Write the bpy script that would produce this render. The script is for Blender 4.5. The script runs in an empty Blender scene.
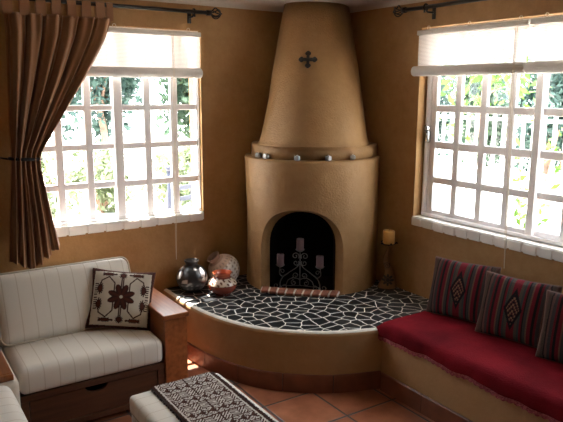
import bpy, bmesh, math, random
from mathutils import Vector, Matrix
from mathutils.bvhtree import BVHTree
PI = math.pi
scene = bpy.context.scene
COL = scene.collection
random.seed(7)

# ------------------------------------------------------------------ helpers
def link(name, bm, mat, parent=None, smooth=False, loc=None):
    me = bpy.data.meshes.new(name)
    bmesh.ops.recalc_face_normals(bm, faces=bm.faces)
    bm.to_mesh(me); bm.free()
    if smooth:
        for p in me.polygons: p.use_smooth = True
    o = bpy.data.objects.new(name, me)
    mats = mat if isinstance(mat, (list, tuple)) else [mat]
    for m in mats: me.materials.append(m)
    COL.objects.link(o)
    if parent: o.parent = parent
    if loc: o.location = loc
    return o

def tag(o, label, cat, group=None):
    o['label'] = label; o['category'] = cat
    if group: o['group'] = group
    return o

def thing(name, label, cat, loc=(0, 0, 0), rot=(0, 0, 0), group=None):
    o = bpy.data.objects.new(name, None)
    o.empty_display_size = .05
    COL.objects.link(o); o.location = loc; o.rotation_euler = rot
    return tag(o, label, cat, group)

def structure(name, bm, mat, **k):
    o = link(name, bm, mat, **k); o['kind'] = 'structure'; return o

def box(bm, x0, x1, y0, y1, z0, z1, mi=0, M=None):
    vs = [bm.verts.new(v) for v in ((x0,y0,z0),(x1,y0,z0),(x1,y1,z0),(x0,y1,z0),(x0,y0,z1),(x1,y0,z1),(x1,y1,z1),(x0,y1,z1))]
    for f in ((0,3,2,1),(4,5,6,7),(0,1,5,4),(1,2,6,5),(2,3,7,6),(3,0,4,7)):
        fc = bm.faces.new([vs[i] for i in f]); fc.material_index = mi
    if M is not None: bmesh.ops.transform(bm, matrix=M, verts=vs)
    return vs

def bbox(bm, x0, x1, y0, y1, z0, z1, r=.005, seg=2, mi=0, M=None):
    """bevelled box, merged into bm"""
    t = bmesh.new(); box(t, x0, x1, y0, y1, z0, z1)
    bmesh.ops.bevel(t, geom=list(t.edges), offset=r, segments=seg, profile=.5, affect='EDGES')
    for f in t.faces: f.material_index = mi
    if M is not None: bmesh.ops.transform(t, matrix=M, verts=t.verts)
    merge(bm, t)

def merge(bm, t):
    me = bpy.data.meshes.new('tmp'); t.to_mesh(me); t.free(); bm.from_mesh(me); bpy.data.meshes.remove(me)

def cushion_bm(w, d, h, r=.03, crown=.015, side=.006, n=(22, 18, 8), base_crown=0):
    """soft box centred on x,y with base at z 0"""
    bm = bmesh.new(); nx, ny, nz = n
    def g(i, n_): return -1 + 2*i/n_
    vd = {}
    def V(i, j, k):
        if (i, j, k) in vd: return vd[(i, j, k)]
        p = Vector((g(i,nx)*w/2, g(j,ny)*d/2, g(k,nz)*h/2))
        q = Vector((max(-w/2+r, min(w/2-r, p.x)), max(-d/2+r, min(d/2-r, p.y)), max(-h/2+r, min(h/2-r, p.z))))
        dv = p-q
        if dv.length > 1e-6:
            # square-to-round on the edge zone
            m = max(abs(dv.x), abs(dv.y), abs(dv.z)); p = q + dv.normalized()*m
        ux, uy, uz = 2*p.x/w, 2*p.y/d, 2*p.z/h
        f = (1-ux**4)*(1-uy**4)
        if k > nz/2: p.z += crown*max(0, f)
        elif base_crown: p.z -= base_crown*max(0, f)
        p.x += side*max(0, (1-uz*uz)*(1-uy**4))*(1 if ux > 0 else -1)*(abs(ux)**3)
        p.y += side*max(0, (1-uz*uz)*(1-ux**4))*(1 if uy > 0 else -1)*(abs(uy)**3)
        p.z += h/2
        vd[(i, j, k)] = bm.verts.new(p); return vd[(i, j, k)]
    for i in range(nx):
        for j in range(ny):
            for k, in ((0,), (nz,)):
                bm.faces.new([V(i,j,k), V(i+1,j,k), V(i+1,j+1,k), V(i,j+1,k)])
    for i in range(nx):
        for k in range(nz):
            for j in (0, ny): bm.faces.new([V(i,j,k), V(i+1,j,k), V(i+1,j,k+1), V(i,j,k+1)])
    for j in range(ny):
        for k in range(nz):
            for i in (0, nx): bm.faces.new([V(i,j,k), V(i,j+1,k), V(i,j+1,k+1), V(i,j,k+1)])
    return bm

def tube(bm, pts, r, n=8, closed=False, cap=True, mi=0, sx=1.0):
    pts = [Vector(p) for p in pts]; N = len(pts)
    rs = r if isinstance(r, (list, tuple)) else [r]*N
    rings = []; up = None
    for i in range(N):
        a = pts[(i-1) % N] if (closed or i > 0) else pts[i]
        b = pts[(i+1) % N] if (closed or i < N-1) else pts[i]
        t = (b-a).normalized()
        if up is None:
            up = Vector((0,0,1)) if abs(t.z) < .9 else Vector((1,0,0))
        s = t.cross(up)
        if s.length < 1e-6: s = t.orthogonal()
        s.normalize(); up = s.cross(t).normalized()
        rings.append([bm.verts.new(pts[i] + rs[i]*(math.cos(2*PI*k/n)*s*sx + math.sin(2*PI*k/n)*up)) for k in range(n)])
    for i in range(N if closed else N-1):
        A, B = rings[i], rings[(i+1) % N]
        for k in range(n):
            f = bm.faces.new([A[k], A[(k+1) % n], B[(k+1) % n], B[k]]); f.material_index = mi
    if cap and not closed:
        bm.faces.new(rings[0]); bm.faces.new(rings[-1])

def smooth_path(pts, n=8):
    """catmull-rom"""
    P = [Vector(p) for p in pts]; P = [2*P[0]-P[1]] + P + [2*P[-1]-P[-2]]
    out = []
    for i in range(1, len(P)-2):
        for k in range(n):
            t = k/n; a, b, c, d = P[i-1:i+3]
            out.append(.5*((2*b)+(c-a)*t+(2*a-5*b+4*c-d)*t*t+(3*b-a-3*c+d)*t**3))
    out.append(P[-2]); return out

def lathe(bm, prof, n=32, M=None, mi=0):
    rings = []; allv = []
    for r, z in prof:
        ring = [bm.verts.new((r*math.cos(2*PI*k/n), r*math.sin(2*PI*k/n), z)) for k in range(n)] if r > 1e-6 else [bm.verts.new((0,0,z))]
        rings.append(ring); allv += ring
    for A, B in zip(rings, rings[1:]):
        for k in range(n):
            if len(A) == 1 and len(B) == 1: continue
            if len(A) == 1: f = bm.faces.new([A[0], B[k], B[(k+1) % n]])
            elif len(B) == 1: f = bm.faces.new([A[k], A[(k+1) % n], B[0]])
            else: f = bm.faces.new([A[k], A[(k+1) % n], B[(k+1) % n], B[k]])
            f.material_index = mi
    if M is not None: bmesh.ops.transform(bm, matrix=M, verts=allv)

def loft(bm, rings, cap0=True, cap1=True, mi=0):
    R = [[bm.verts.new(p) for p in r] for r in rings]; n = len(R[0])
    for A, B in zip(R, R[1:]):
        for k in range(n): bm.faces.new([A[k], A[(k+1) % n], B[(k+1) % n], B[k]]).material_index = mi
    if cap0: bm.faces.new(R[0][::-1])
    if cap1: bm.faces.new(R[-1])

def paint(o, fn):
    """surface pattern of the thing itself: one colour per vertex"""
    at = o.data.color_attributes.new('pattern', 'FLOAT_COLOR', 'POINT')
    for i, v in enumerate(o.data.vertices):
        c = fn(v.co); at.data[i].color = (c[0], c[1], c[2], 1)

# ------------------------------------------------------------------ materials
def mat(name, col, rough=.6, metal=0, noise=0, nscale=6, bump=0, bscale=40, col2=None, spec=.5, coat=0, sheen=0):
    m = bpy.data.materials.new(name); m.use_nodes = True
    nt = m.node_tree; b = nt.nodes['Principled BSDF']; L = nt.links
    b.inputs['Base Color'].default_value = (*col, 1); b.inputs['Roughness'].default_value = rough
    b.inputs['Metallic'].default_value = metal; b.inputs['Specular IOR Level'].default_value = spec
    b.inputs['Coat Weight'].default_value = coat; b.inputs['Sheen Weight'].default_value = sheen
    tc = nt.nodes.new('ShaderNodeTexCoord')
    if noise or col2:
        n = nt.nodes.new('ShaderNodeTexNoise'); n.inputs['Scale'].default_value = nscale; n.inputs['Detail'].default_value = 5
        L.new(tc.outputs['Object'], n.inputs['Vector'])
        r = nt.nodes.new('ShaderNodeValToRGB'); r.color_ramp.elements[0].position = .3; r.color_ramp.elements[1].position = .7
        c2 = col2 or tuple(c*(1+noise) for c in col); c1 = col if col2 else tuple(c*(1-noise) for c in col)
        r.color_ramp.elements[0].color = (*c1, 1); r.color_ramp.elements[1].color = (*c2, 1)
        L.new(n.outputs['Fac'], r.inputs['Fac']); L.new(r.outputs['Color'], b.inputs['Base Color'])
    if bump:
        n2 = nt.nodes.new('ShaderNodeTexNoise'); n2.inputs['Scale'].default_value = bscale; n2.inputs['Detail'].default_value = 4
        L.new(tc.outputs['Object'], n2.inputs['Vector'])
        bp = nt.nodes.new('ShaderNodeBump'); bp.inputs['Strength'].default_value = bump; bp.inputs['Distance'].default_value = .01
        L.new(n2.outputs['Fac'], bp.inputs['Height']); L.new(bp.outputs['Normal'], b.inputs['Normal'])
    return m

def painted(name, rough=.6, coat=0, spec=.5, bump=0, bscale=300):
    m = mat(name, (1,1,1), rough, coat=coat, spec=spec, bump=bump, bscale=bscale)
    nt = m.node_tree; a = nt.nodes.new('ShaderNodeVertexColor'); a.layer_name = 'pattern'
    nt.links.new(a.outputs['Color'], nt.nodes['Principled BSDF'].inputs['Base Color']); return m

def node(nt, t, **inp):
    n = nt.nodes.new(t)
    for k, v in inp.items():
        if k in n.inputs.keys(): n.inputs[k].default_value = v
        else: setattr(n, k, v)
    return n

def math_node(nt, op, a, b=None, c=None):
    n = nt.nodes.new('ShaderNodeMath'); n.operation = op
    for i, v in enumerate((a, b, c)):
        if v is None: continue
        if isinstance(v, (int, float)): n.inputs[i].default_value = v
        else: nt.links.new(v, n.inputs[i])
    return n.outputs[0]

PLASTER = mat('ochre_plaster', (.36, .195, .075), .75, nscale=3.2, bump=.25, bscale=45, col2=(.50, .29, .12), spec=.25)
CHIMNEY = mat('fireplace_plaster', (.42, .245, .105), .6, nscale=4, bump=.4, bscale=85, col2=(.52, .315, .145), spec=.3)
HEARTHP = mat('hearth_plaster', (.40, .235, .10), .7, nscale=4, bump=.25, bscale=55, col2=(.48, .29, .13), spec=.25)
CEIL = mat('white_ceiling', (.58, .51, .43), .9, noise=.03, bump=.1)
SOOT_BLACK = mat('soot_black', (.006, .005, .005), .9, noise=.3, bump=.3, bscale=20, spec=.1)
WHITE_PAINT = mat('white_window_paint', (.82, .78, .77), .45, noise=.02)
WHITE_TILE = mat('white_glazed_tile', (.84, .81, .77), .2, noise=.06, nscale=8, bump=.1, bscale=15)
WOOD = mat('brown_wood', (.17, .052, .018), .3, coat=.3)
DARKWOOD = mat('dark_wood', (.115, .04, .017), .42)
IRON = mat('black_iron', (.012, .011, .011), .5, metal=.4, noise=.2)
RODIRON = mat('rod_iron', (.02, .016, .014), .45, metal=.5)
BRICK = mat('red_brick', (.22, .075, .04), .7, noise=.3, nscale=30, bump=.3)
MORTAR = mat('pale_mortar', (.55, .50, .43), .9, noise=.1, nscale=30)
SKIRT = mat('terracotta_skirting', (.17, .058, .028), .4, noise=.25, nscale=9, bump=.1, bscale=30)
DARKGROUT = mat('dark_grout', (.035, .028, .024), .9)
CORK = mat('metal_latch', (.55, .55, .56), .25, metal=1)
BRASS = mat('brass_latch', (.30, .22, .08), .4, metal=.8)
PURPLE = mat('mauve_wax', (.17, .105, .115), .5, noise=.08, spec=.4)
YELLOWWAX = mat('yellow_wax', (.66, .36, .10), .4, noise=.12, nscale=20)
WICK = mat('wick', (.05, .04, .03), .9)
SILVER = mat('tin', (.75, .74, .72), .25, metal=1)
TEALWAX = mat('white_wax', (.8, .78, .74), .5)
CORD = mat('white_cord', (.62, .52, .40), .8)
FRINGE = mat('brown_fringe', (.045, .022, .016), .95, noise=.3, nscale=80)
PIPE = mat('cream_piping', (.50, .43, .33), .9)
REDTRIM = mat('crochet_trim', (.16, .012, .022), .95, nscale=90, col2=(.36, .10, .10), bump=.8, bscale=160)

def wood_grain(m, c1, c2, axis=1, sc=14):
    nt = m.node_tree; b = nt.nodes['Principled BSDF']
    tc = nt.nodes.new('ShaderNodeTexCoord'); mp = nt.nodes.new('ShaderNodeMapping')
    s = [sc*3]*3; s[axis] = sc*.22; mp.inputs['Scale'].default_value = s
    n = node(nt, 'ShaderNodeTexNoise', Scale=1.0, Detail=6)
    r = nt.nodes.new('ShaderNodeValToRGB'); r.color_ramp.elements[0].position = .3; r.color_ramp.elements[1].position = .72
    r.color_ramp.elements[0].color = (*c1, 1); r.color_ramp.elements[1].color = (*c2, 1)
    nt.links.new(tc.outputs['Object'], mp.inputs['Vector']); nt.links.new(mp.outputs[0], n.inputs['Vector'])
    nt.links.new(n.outputs['Fac'], r.inputs['Fac']); nt.links.new(r.outputs['Color'], b.inputs['Base Color'])
wood_grain(WOOD, (.22, .062, .017), (.38, .125, .038), 1)
wood_grain(DARKWOOD, (.06, .022, .009), (.11, .04, .017), 0)

def ochre_clouds(m, a, b_, c):
    """troweled lime plaster: two scales of cloudiness"""
    nt = m.node_tree; b = nt.nodes['Principled BSDF']; tc = nt.nodes.new('ShaderNodeTexCoord')
    n1 = node(nt, 'ShaderNodeTexNoise', Scale=1.7, Detail=3); n2 = node(nt, 'ShaderNodeTexNoise', Scale=14, Detail=6, Roughness=.7)
    for n in (n1, n2): nt.links.new(tc.outputs['Object'], n.inputs['Vector'])
    f = math_node(nt, 'ADD', math_node(nt, 'MULTIPLY', n1.outputs['Fac'], .6), math_node(nt, 'MULTIPLY', n2.outputs['Fac'], .4))
    r = nt.nodes.new('ShaderNodeValToRGB'); e = r.color_ramp.elements
    e[0].position = .33; e[0].color = (*a, 1); e[1].position = .68; e[1].color = (*c, 1)
    k = e.new(.5); k.color = (*b_, 1)
    nt.links.new(f, r.inputs['Fac']); nt.links.new(r.outputs['Color'], b.inputs['Base Color'])
ochre_clouds(PLASTER, (.27, .143, .055), (.345, .19, .077), (.41, .24, .103))
ochre_clouds(CHIMNEY, (.235, .122, .045), (.285, .155, .06), (.335, .19, .08))
ochre_clouds(HEARTHP, (.31, .185, .083), (.355, .215, .099), (.40, .245, .117))

def floor_mat():
    m = mat('terracotta_floor', (.3, .1, .05), .28, spec=.5)
    nt = m.node_tree; b = nt.nodes['Principled BSDF']; L = nt.links
    tc = nt.nodes.new('ShaderNodeTexCoord'); sp = nt.nodes.new('ShaderNodeSeparateXYZ'); L.new(tc.outputs['Object'], sp.inputs[0])
    P = .341
    def edge(o, off):
        t = math_node(nt, 'FRACT', math_node(nt, 'DIVIDE', math_node(nt, 'SUBTRACT', o, off), P))
        return math_node(nt, 'MINIMUM', t, math_node(nt, 'SUBTRACT', 1.0, t))
    e = math_node(nt, 'MINIMUM', edge(sp.outputs['X'], 2.105-10*P), edge(sp.outputs['Y'], 2.518-20*P))
    g = node(nt, 'ShaderNodeMapRange'); L.new(e, g.inputs['Value'])
    g.inputs['From Min'].default_value = .014; g.inputs['From Max'].default_value = .026
    n = node(nt, 'ShaderNodeTexNoise', Scale=7.0, Detail=5); L.new(tc.outputs['Object'], n.inputs['Vector'])
    r = nt.nodes.new('ShaderNodeValToRGB'); r.color_ramp.elements[0].position = .32; r.color_ramp.elements[1].position = .7
    r.color_ramp.elements[0].color = (.23, .075, .036, 1); r.color_ramp.elements[1].color = (.42, .165, .085, 1)
    L.new(n.outputs['Fac'], r.inputs['Fac'])
    mx = node(nt, 'ShaderNodeMix', data_type='RGBA'); L.new(g.outputs[0], mx.inputs['Factor'])
    mx.inputs[6].default_value = (.055, .045, .042, 1); L.new(r.outputs['Color'], mx.inputs[7]); L.new(mx.outputs[2], b.inputs['Base Color'])
    bp = node(nt, 'ShaderNodeBump', Strength=.5, Distance=.004); L.new(g.outputs[0], bp.inputs['Height']); L.new(bp.outputs['Normal'], b.inputs['Normal'])
    return m
FLOOR = floor_mat()

def stone_mat():
    m = mat('black_stone_mosaic', (.01, .01, .012), .4, spec=.22)
    nt = m.node_tree; b = nt.nodes['Principled BSDF']; L = nt.links
    tc = nt.nodes.new('ShaderNodeTexCoord')
    nz = node(nt, 'ShaderNodeTexNoise', Scale=9.0, Detail=2); L.new(tc.outputs['Object'], nz.inputs['Vector'])
    va = node(nt, 'ShaderNodeVectorMath', operation='MULTIPLY_ADD'); L.new(nz.outputs['Color'], va.inputs[0])
    va.inputs[1].default_value = (.03, .03, 0); L.new(tc.outputs['Object'], va.inputs[2])
    fl = node(nt, 'ShaderNodeVectorMath', operation='MULTIPLY'); L.new(va.outputs[0], fl.inputs[0]); fl.inputs[1].default_value = (1, 1, 0)
    v = node(nt, 'ShaderNodeTexVoronoi', feature='DISTANCE_TO_EDGE', voronoi_dimensions='2D', Scale=12.0, Randomness=.88); L.new(fl.outputs[0], v.inputs['Vector'])
    vc = node(nt, 'ShaderNodeTexVoronoi', feature='F1', voronoi_dimensions='2D', Scale=12.0, Randomness=.88); L.new(fl.outputs[0], vc.inputs['Vector'])
    g = node(nt, 'ShaderNodeMapRange'); L.new(v.outputs['Distance'], g.inputs['Value'])
    g.inputs['From Min'].default_value = .022; g.inputs['From Max'].default_value = .048
    hs = node(nt, 'ShaderNodeMapRange'); sep = nt.nodes.new('ShaderNodeSeparateColor'); L.new(vc.outputs['Color'], sep.inputs[0])
    L.new(sep.outputs[0], hs.inputs['Value']); hs.inputs["To Min"].default_value = .004; hs.inputs["To Max"].default_value = .014
    cc = nt.nodes.new('ShaderNodeCombineColor')
    for i in range(3): L.new(hs.outputs[0], cc.inputs[i])
    mx = node(nt, 'ShaderNodeMix', data_type='RGBA'); L.new(g.outputs[0], mx.inputs['Factor'])
    mx.inputs[6].default_value = (.80, .75, .67, 1); L.new(cc.outputs[0], mx.inputs[7]); L.new(mx.outputs[2], b.inputs['Base Color'])
    rr = node(nt, 'ShaderNodeMapRange'); L.new(g.outputs[0], rr.inputs['Value']); rr.inputs['To Min'].default_value = .85; rr.inputs['To Max'].default_value = .42
    L.new(rr.outputs[0], b.inputs['Roughness'])
    bp = node(nt, 'ShaderNodeBump', Strength=.5, Distance=.006); L.new(g.outputs[0], bp.inputs['Height']); L.new(bp.outputs['Normal'], b.inputs['Normal'])
    return m
STONE = stone_mat()

def stripe_fabric(name, axis, period=.077, base=(.75, .69, .61), line=(.61, .53, .44)):
    m = mat(name, base, .95, bump=.25, bscale=350, spec=.1, sheen=.15)
    nt = m.node_tree; b = nt.nodes['Principled BSDF']; L = nt.links
    tc = nt.nodes.new('ShaderNodeTexCoord'); sp = nt.nodes.new('ShaderNodeSeparateXYZ'); L.new(tc.outputs['Object'], sp.inputs[0])
    t = math_node(nt, 'FRACT', math_node(nt, 'DIVIDE', math_node(nt, 'ADD', sp.outputs[axis], 10.01), period))
    d = math_node(nt, 'ABSOLUTE', math_node(nt, 'SUBTRACT', t, .5))
    g = node(nt, 'ShaderNodeMapRange'); L.new(d, g.inputs['Value']); g.inputs['From Min'].default_value = .015; g.inputs['From Max'].default_value = .05
    mx = node(nt, 'ShaderNodeMix', data_type='RGBA'); L.new(g.outputs[0], mx.inputs['Factor'])
    mx.inputs[6].default_value = (*line, 1); mx.inputs[7].default_value = (*base, 1); L.new(mx.outputs[2], b.inputs['Base Color'])
    return m
CREAM_X = stripe_fabric('cream_stripe_lengthwise', 'X')
CREAM_Y = stripe_fabric('cream_stripe_crosswise', 'Y')
CREAM = mat('cream_cloth', (.60, .53, .44), .95, noise=.05, nscale=30, bump=.2, bscale=300, spec=.1)

def curtain_mat():
    m = bpy.data.materials.new('brown_curtain_cloth'); m.use_nodes = True; nt = m.node_tree; b = nt.nodes['Principled BSDF']
    b.inputs['Base Color'].default_value = (.27, .125, .055, 1); b.inputs['Roughness'].default_value = .8; b.inputs['Sheen Weight'].default_value = .2
    tr = node(nt, 'ShaderNodeBsdfTranslucent'); tr.inputs[0].default_value = (.26, .10, .04, 1)
    mx = nt.nodes.new('ShaderNodeMixShader'); mx.inputs[0].default_value = .12
    nt.links.new(b.outputs[0], mx.inputs[1]); nt.links.new(tr.outputs[0], mx.inputs[2])
    nt.links.new(mx.outputs[0], nt.nodes['Material Output'].inputs['Surface']); return m
CURTAIN = curtain_mat()

def blind_mat():
    m = bpy.data.materials.new('woven_blind'); m.use_nodes = True; nt = m.node_tree; L = nt.links
    b = nt.nodes['Principled BSDF']; b.inputs['Base Color'].default_value = (.58, .53, .49, 1); b.inputs['Roughness'].default_value = .8
    tr = node(nt, 'ShaderNodeBsdfTranslucent'); tr.inputs[0].default_value = (.52, .46, .42, 1)
    tp = node(nt, 'ShaderNodeBsdfTransparent')
    tc = nt.nodes.new('ShaderNodeTexCoord'); sp = nt.nodes.new('ShaderNodeSeparateXYZ'); L.new(tc.outputs['Object'], sp.inputs[0])
    t = math_node(nt, 'FRACT', math_node(nt, 'DIVIDE', sp.outputs['Z'], .0085))
    gap = math_node(nt, 'MULTIPLY', math_node(nt, 'LESS_THAN', t, .34), .45)
    a = nt.nodes.new('ShaderNodeMixShader'); a.inputs[0].default_value = .42; L.new(b.outputs[0], a.inputs[1]); L.new(tr.outputs[0], a.inputs[2])
    c = nt.nodes.new('ShaderNodeMixShader'); L.new(gap, c.inputs[0]); L.new(a.outputs[0], c.inputs[1]); L.new(tp.outputs[0], c.inputs[2])
    L.new(c.outputs[0], nt.nodes['Material Output'].inputs['Surface']); return m
BLIND = blind_mat()
BLINDROLL = mat('rolled_blind', (.58, .54, .50), .8, noise=.04)
def ridge(m, scale):
    nt = m.node_tree; w = node(nt, 'ShaderNodeTexWave', Scale=scale); w.bands_direction = 'Z'
    tc = nt.nodes.new('ShaderNodeTexCoord'); nt.links.new(tc.outputs['Object'], w.inputs['Vector'])
    bp = node(nt, 'ShaderNodeBump', Strength=.4, Distance=.004); nt.links.new(w.outputs['Fac'], bp.inputs['Height'])
    nt.links.new(bp.outputs['Normal'], nt.nodes['Principled BSDF'].inputs['Normal'])
ridge(BLINDROLL, 30)

def glass_mat():
    m = bpy.data.materials.new('window_glass'); m.use_nodes = True; nt = m.node_tree; nt.nodes.remove(nt.nodes['Principled BSDF'])
    tp = node(nt, 'ShaderNodeBsdfTransparent'); gl = node(nt, 'ShaderNodeBsdfGlossy', Roughness=.02)
    fr = node(nt, 'ShaderNodeLayerWeight', Blend=.5); mx = nt.nodes.new('ShaderNodeMixShader')
    f5 = math_node(nt, 'ADD', math_node(nt, 'MULTIPLY', math_node(nt, 'POWER', fr.outputs['Facing'], 5.0), .5), .02)
    nt.links.new(f5, mx.inputs[0]); nt.links.new(tp.outputs[0], mx.inputs[1]); nt.links.new(gl.outputs[0], mx.inputs[2])
    nt.links.new(mx.outputs[0], nt.nodes['Material Output'].inputs['Surface']); return m
GLASS = glass_mat()
CLEAR = mat('clear_glass', (.9, .93, .93), .05); CLEAR.node_tree.nodes['Principled BSDF'].inputs['Transmission Weight'].default_value = .5

def leaf_mat(name, c1, c2, tl=.45):
    m = bpy.data.materials.new(name); m.use_nodes = True; nt = m.node_tree; L = nt.links
    b = nt.nodes['Principled BSDF']; b.inputs['Roughness'].default_value = .5
    g = nt.nodes.new('ShaderNodeNewGeometry'); r = nt.nodes.new('ShaderNodeValToRGB')
    r.color_ramp.elements[0].color = (*c1, 1); r.color_ramp.elements[1].color = (*c2, 1)
    L.new(g.outputs['Random Per Island'], r.inputs['Fac']); L.new(r.outputs['Color'], b.inputs['Base Color'])
    tr = node(nt, 'ShaderNodeBsdfTranslucent'); L.new(r.outputs['Color'], tr.inputs[0])
    mx = nt.nodes.new('ShaderNodeMixShader'); mx.inputs[0].default_value = tl
    L.new(b.outputs[0], mx.inputs[1]); L.new(tr.outputs[0], mx.inputs[2]); L.new(mx.outputs[0], nt.nodes['Material Output'].inputs['Surface'])
    return m
LEAF_DARK = leaf_mat('dark_leaves', (.035, .065, .058), (.10, .165, .13))
LEAF_MID = leaf_mat('green_leaves', (.04, .075, .05), (.11, .17, .10))
LEAF_LIGHT = leaf_mat('light_leaves', (.09, .12, .05), (.32, .36, .22))
LEAF_VINE = leaf_mat('vine_leaves', (.03, .085, .008), (.10, .19, .03))
BARK = mat('bark', (.28, .17, .12), .9, noise=.3, bump=.5)
FENCEW = mat('white_fence_paint', (.75, .75, .73), .6)
PAVE = mat('pale_paving', (.62, .60, .55), .9, noise=.08, nscale=2)

# ------------------------------------------------------------------ room
K = Vector((3.14, 4.11))
XW, YW, ZC = 3.14, 4.11, 2.418
X0, Y0 = -1.7, -1.4
TH = .2
WL = dict(x0=.78, x1=2.012, z0=.915, z1=2.206)
WR = dict(y0=1.40, y1=3.098, z0=.93, z1=2.212)

bm = bmesh.new(); box(bm, X0-TH, XW+TH, Y0-TH, YW+TH, -.12, 0); structure('floor', bm, FLOOR)
bm = bmesh.new(); box(bm, X0-TH, XW+TH, Y0-TH, YW+TH, ZC, ZC+.12); structure('ceiling', bm, CEIL)

def wall_hole(axis, lo, hi, a0, a1, z0, z1, t0, t1):
    bm = bmesh.new()
    segs = [(lo, a0, 0, ZC), (a1, hi, 0, ZC), (a0, a1, 0, z0), (a0, a1, z1, ZC)]
    for s0, s1, q0, q1 in segs:
        if axis == 'x': box(bm, s0, s1, t0, t1, q0, q1)
        else: box(bm, t0, t1, s0, s1, q0, q1)
    bmesh.ops.remove_doubles(bm, verts=bm.verts, dist=1e-4)
    seen = {}
    for f in list(bm.faces):
        k = tuple(round(c, 3) for c in f.calc_center_median())
        if k in seen: bmesh.ops.delete(bm, geom=[f, seen[k]], context='FACES_ONLY')
        else: seen[k] = f
    return bm
structure('wall_left', wall_hole('x', X0-TH, XW+TH, WL['x0'], WL['x1'], WL['z0'], WL['z1'], YW, YW+TH), PLASTER)
structure('wall_right', wall_hole('y', Y0-TH, YW, WR['y0'], WR['y1'], WR['z0'], WR['z1'], XW, XW+TH), PLASTER)
bm = bmesh.new(); box(bm, X0-TH, X0, Y0, YW, 0, ZC); structure('wall_side', bm, PLASTER)
bm = bmesh.new(); box(bm, X0-TH, XW+TH, Y0-TH, Y0, 0, ZC); structure('wall_back', bm, PLASTER)

# coved joint between ceiling and walls
bm = bmesh.new()
R_ = .04
def cove(P0, P1, n):
    rings = []
    for P in (P0, P1):
        ring = []
        for k in range(9):
            a = k/8*PI/2
            ring.append(Vector((P[0], P[1], ZC)) + Vector((n[0], n[1], 0))*(R_-R_*math.sin(a)) + Vector((0,0,-(R_-R_*math.cos(a)))))
        ring.append(Vector((P[0], P[1], ZC)))
        rings.append(ring)
    loft(bm, rings)
cove((X0, YW, 0), (XW, YW, 0), (0, -1)); cove((XW, Y0, 0), (XW, YW, 0), (-1, 0))
structure('trim_1', bm, CEIL, smooth=False)

# ------------------------------------------------------------------ windows (frames, muntins, glass)
def window(name, to_world, U0, U1, cols, rows, z0, z1, fw=.014):
    """local: u along the wall, v depth outward, z; cols = two sashes, each a list of pane (u0, u1)"""
    fr = bmesh.new()
    def B(bm_, u0, u1, v0, v1, a, b, r=.004):
        t = bmesh.new(); box(t, u0, u1, v0, v1, a, b)
        if r: bmesh.ops.bevel(t, geom=list(t.edges), offset=r, segments=1, affect='EDGES')
        for v in t.verts: v.co = to_world(*v.co)
        merge(bm_, t)
    if fw > .02: B(fr, U0+.012, U0+fw-.01, -.012, -.001, z0+.03, z1-.02); B(fr, U0+.012, U1-.01, -.014, -.001, z0+.004, z0+.026)
    B(fr, U0, U1, 0, .07, z1-.02, z1); B(fr, U0, U1, 0, .07, z0, z0+.014)
    B(fr, U0, U0+fw, 0, .07, z0+.014, z1-.02); B(fr, U1-fw, U1, 0, .07, z0+.014, z1-.02)
    panes = []
    m = (cols[0][-1][1], cols[1][0][0])
    for s, cs in enumerate(cols):
        u0, u1 = (U0+fw, m[1]) if s == 0 else (m[1]-.006, U1-fw)
        dv = .012 if s == 0 else .040
        ub = [u0] + [x for p in cs for x in p] + [u1]; zb = [z0+.014] + [x for p in rows for x in p] + [z1-.02]
        for k in range(0, len(ub), 2):
            if ub[k+1]-ub[k] > .004: B(fr, ub[k], ub[k+1], dv-.003, dv+.026, zb[0], zb[-1], .005)
        for k in range(0, len(zb), 2): B(fr, ub[1], ub[-2], dv, dv+.023, zb[k], zb[k+1], .005)
        g = bmesh.new(); B(g, ub[1], ub[-2], dv+.010, dv+.014, zb[1], zb[-2], 0); panes.append(g)
    o = structure(name, fr, WHITE_PAINT)
    for g in panes: link('glass', g, GLASS, o)
    return o
w1 = window('window_1', lambda u, v, z: Vector((WL['x1']-u, YW+.028+v, z)), 0, WL['x1']-WL['x0'],
    [[(.022, .167), (.222, .367), (.417, .567)], [(.628, .768), (.817, .962), (1.012, 1.160)]],
    [(.955, 1.145), (1.192, 1.405), (1.449, 1.662), (1.702, 1.915), (1.958, 2.165)], WL['z0']+.012, WL['z1'])
w2 = window('window_2', lambda u, v, z: Vector((XW+.073+v, WR['y1']-u, z)), 0, WR['y1']-WR['y0'],
    [[(.092, .248), (.298, .453), (.501, .658), (.708, .836)], [(.884, 1.043), (1.093, 1.248), (1.298, 1.453), (1.503, 1.61)]],
    [(.992, 1.178), (1.224, 1.416), (1.467, 1.663), (1.710, 1.903), (1.952, 2.155)], WR['z0']+.012, WR['z1'], .044)
# latch on the right window's near stile
bm = bmesh.new()
bbox(bm, XW+.05, XW+.085, 3.045, 3.075, 1.46, 1.535, .006); tube(bm, [(XW+.062, 3.06, 1.525), (XW+.03, 3.052, 1.55), (XW+.01, 3.03, 1.565), (XW+.005, 3.005, 1.555)], .013, 10)
lt = link('latch', bm, CORK, w2, smooth=True); lt['label'] = 'silver turn latch'

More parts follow.
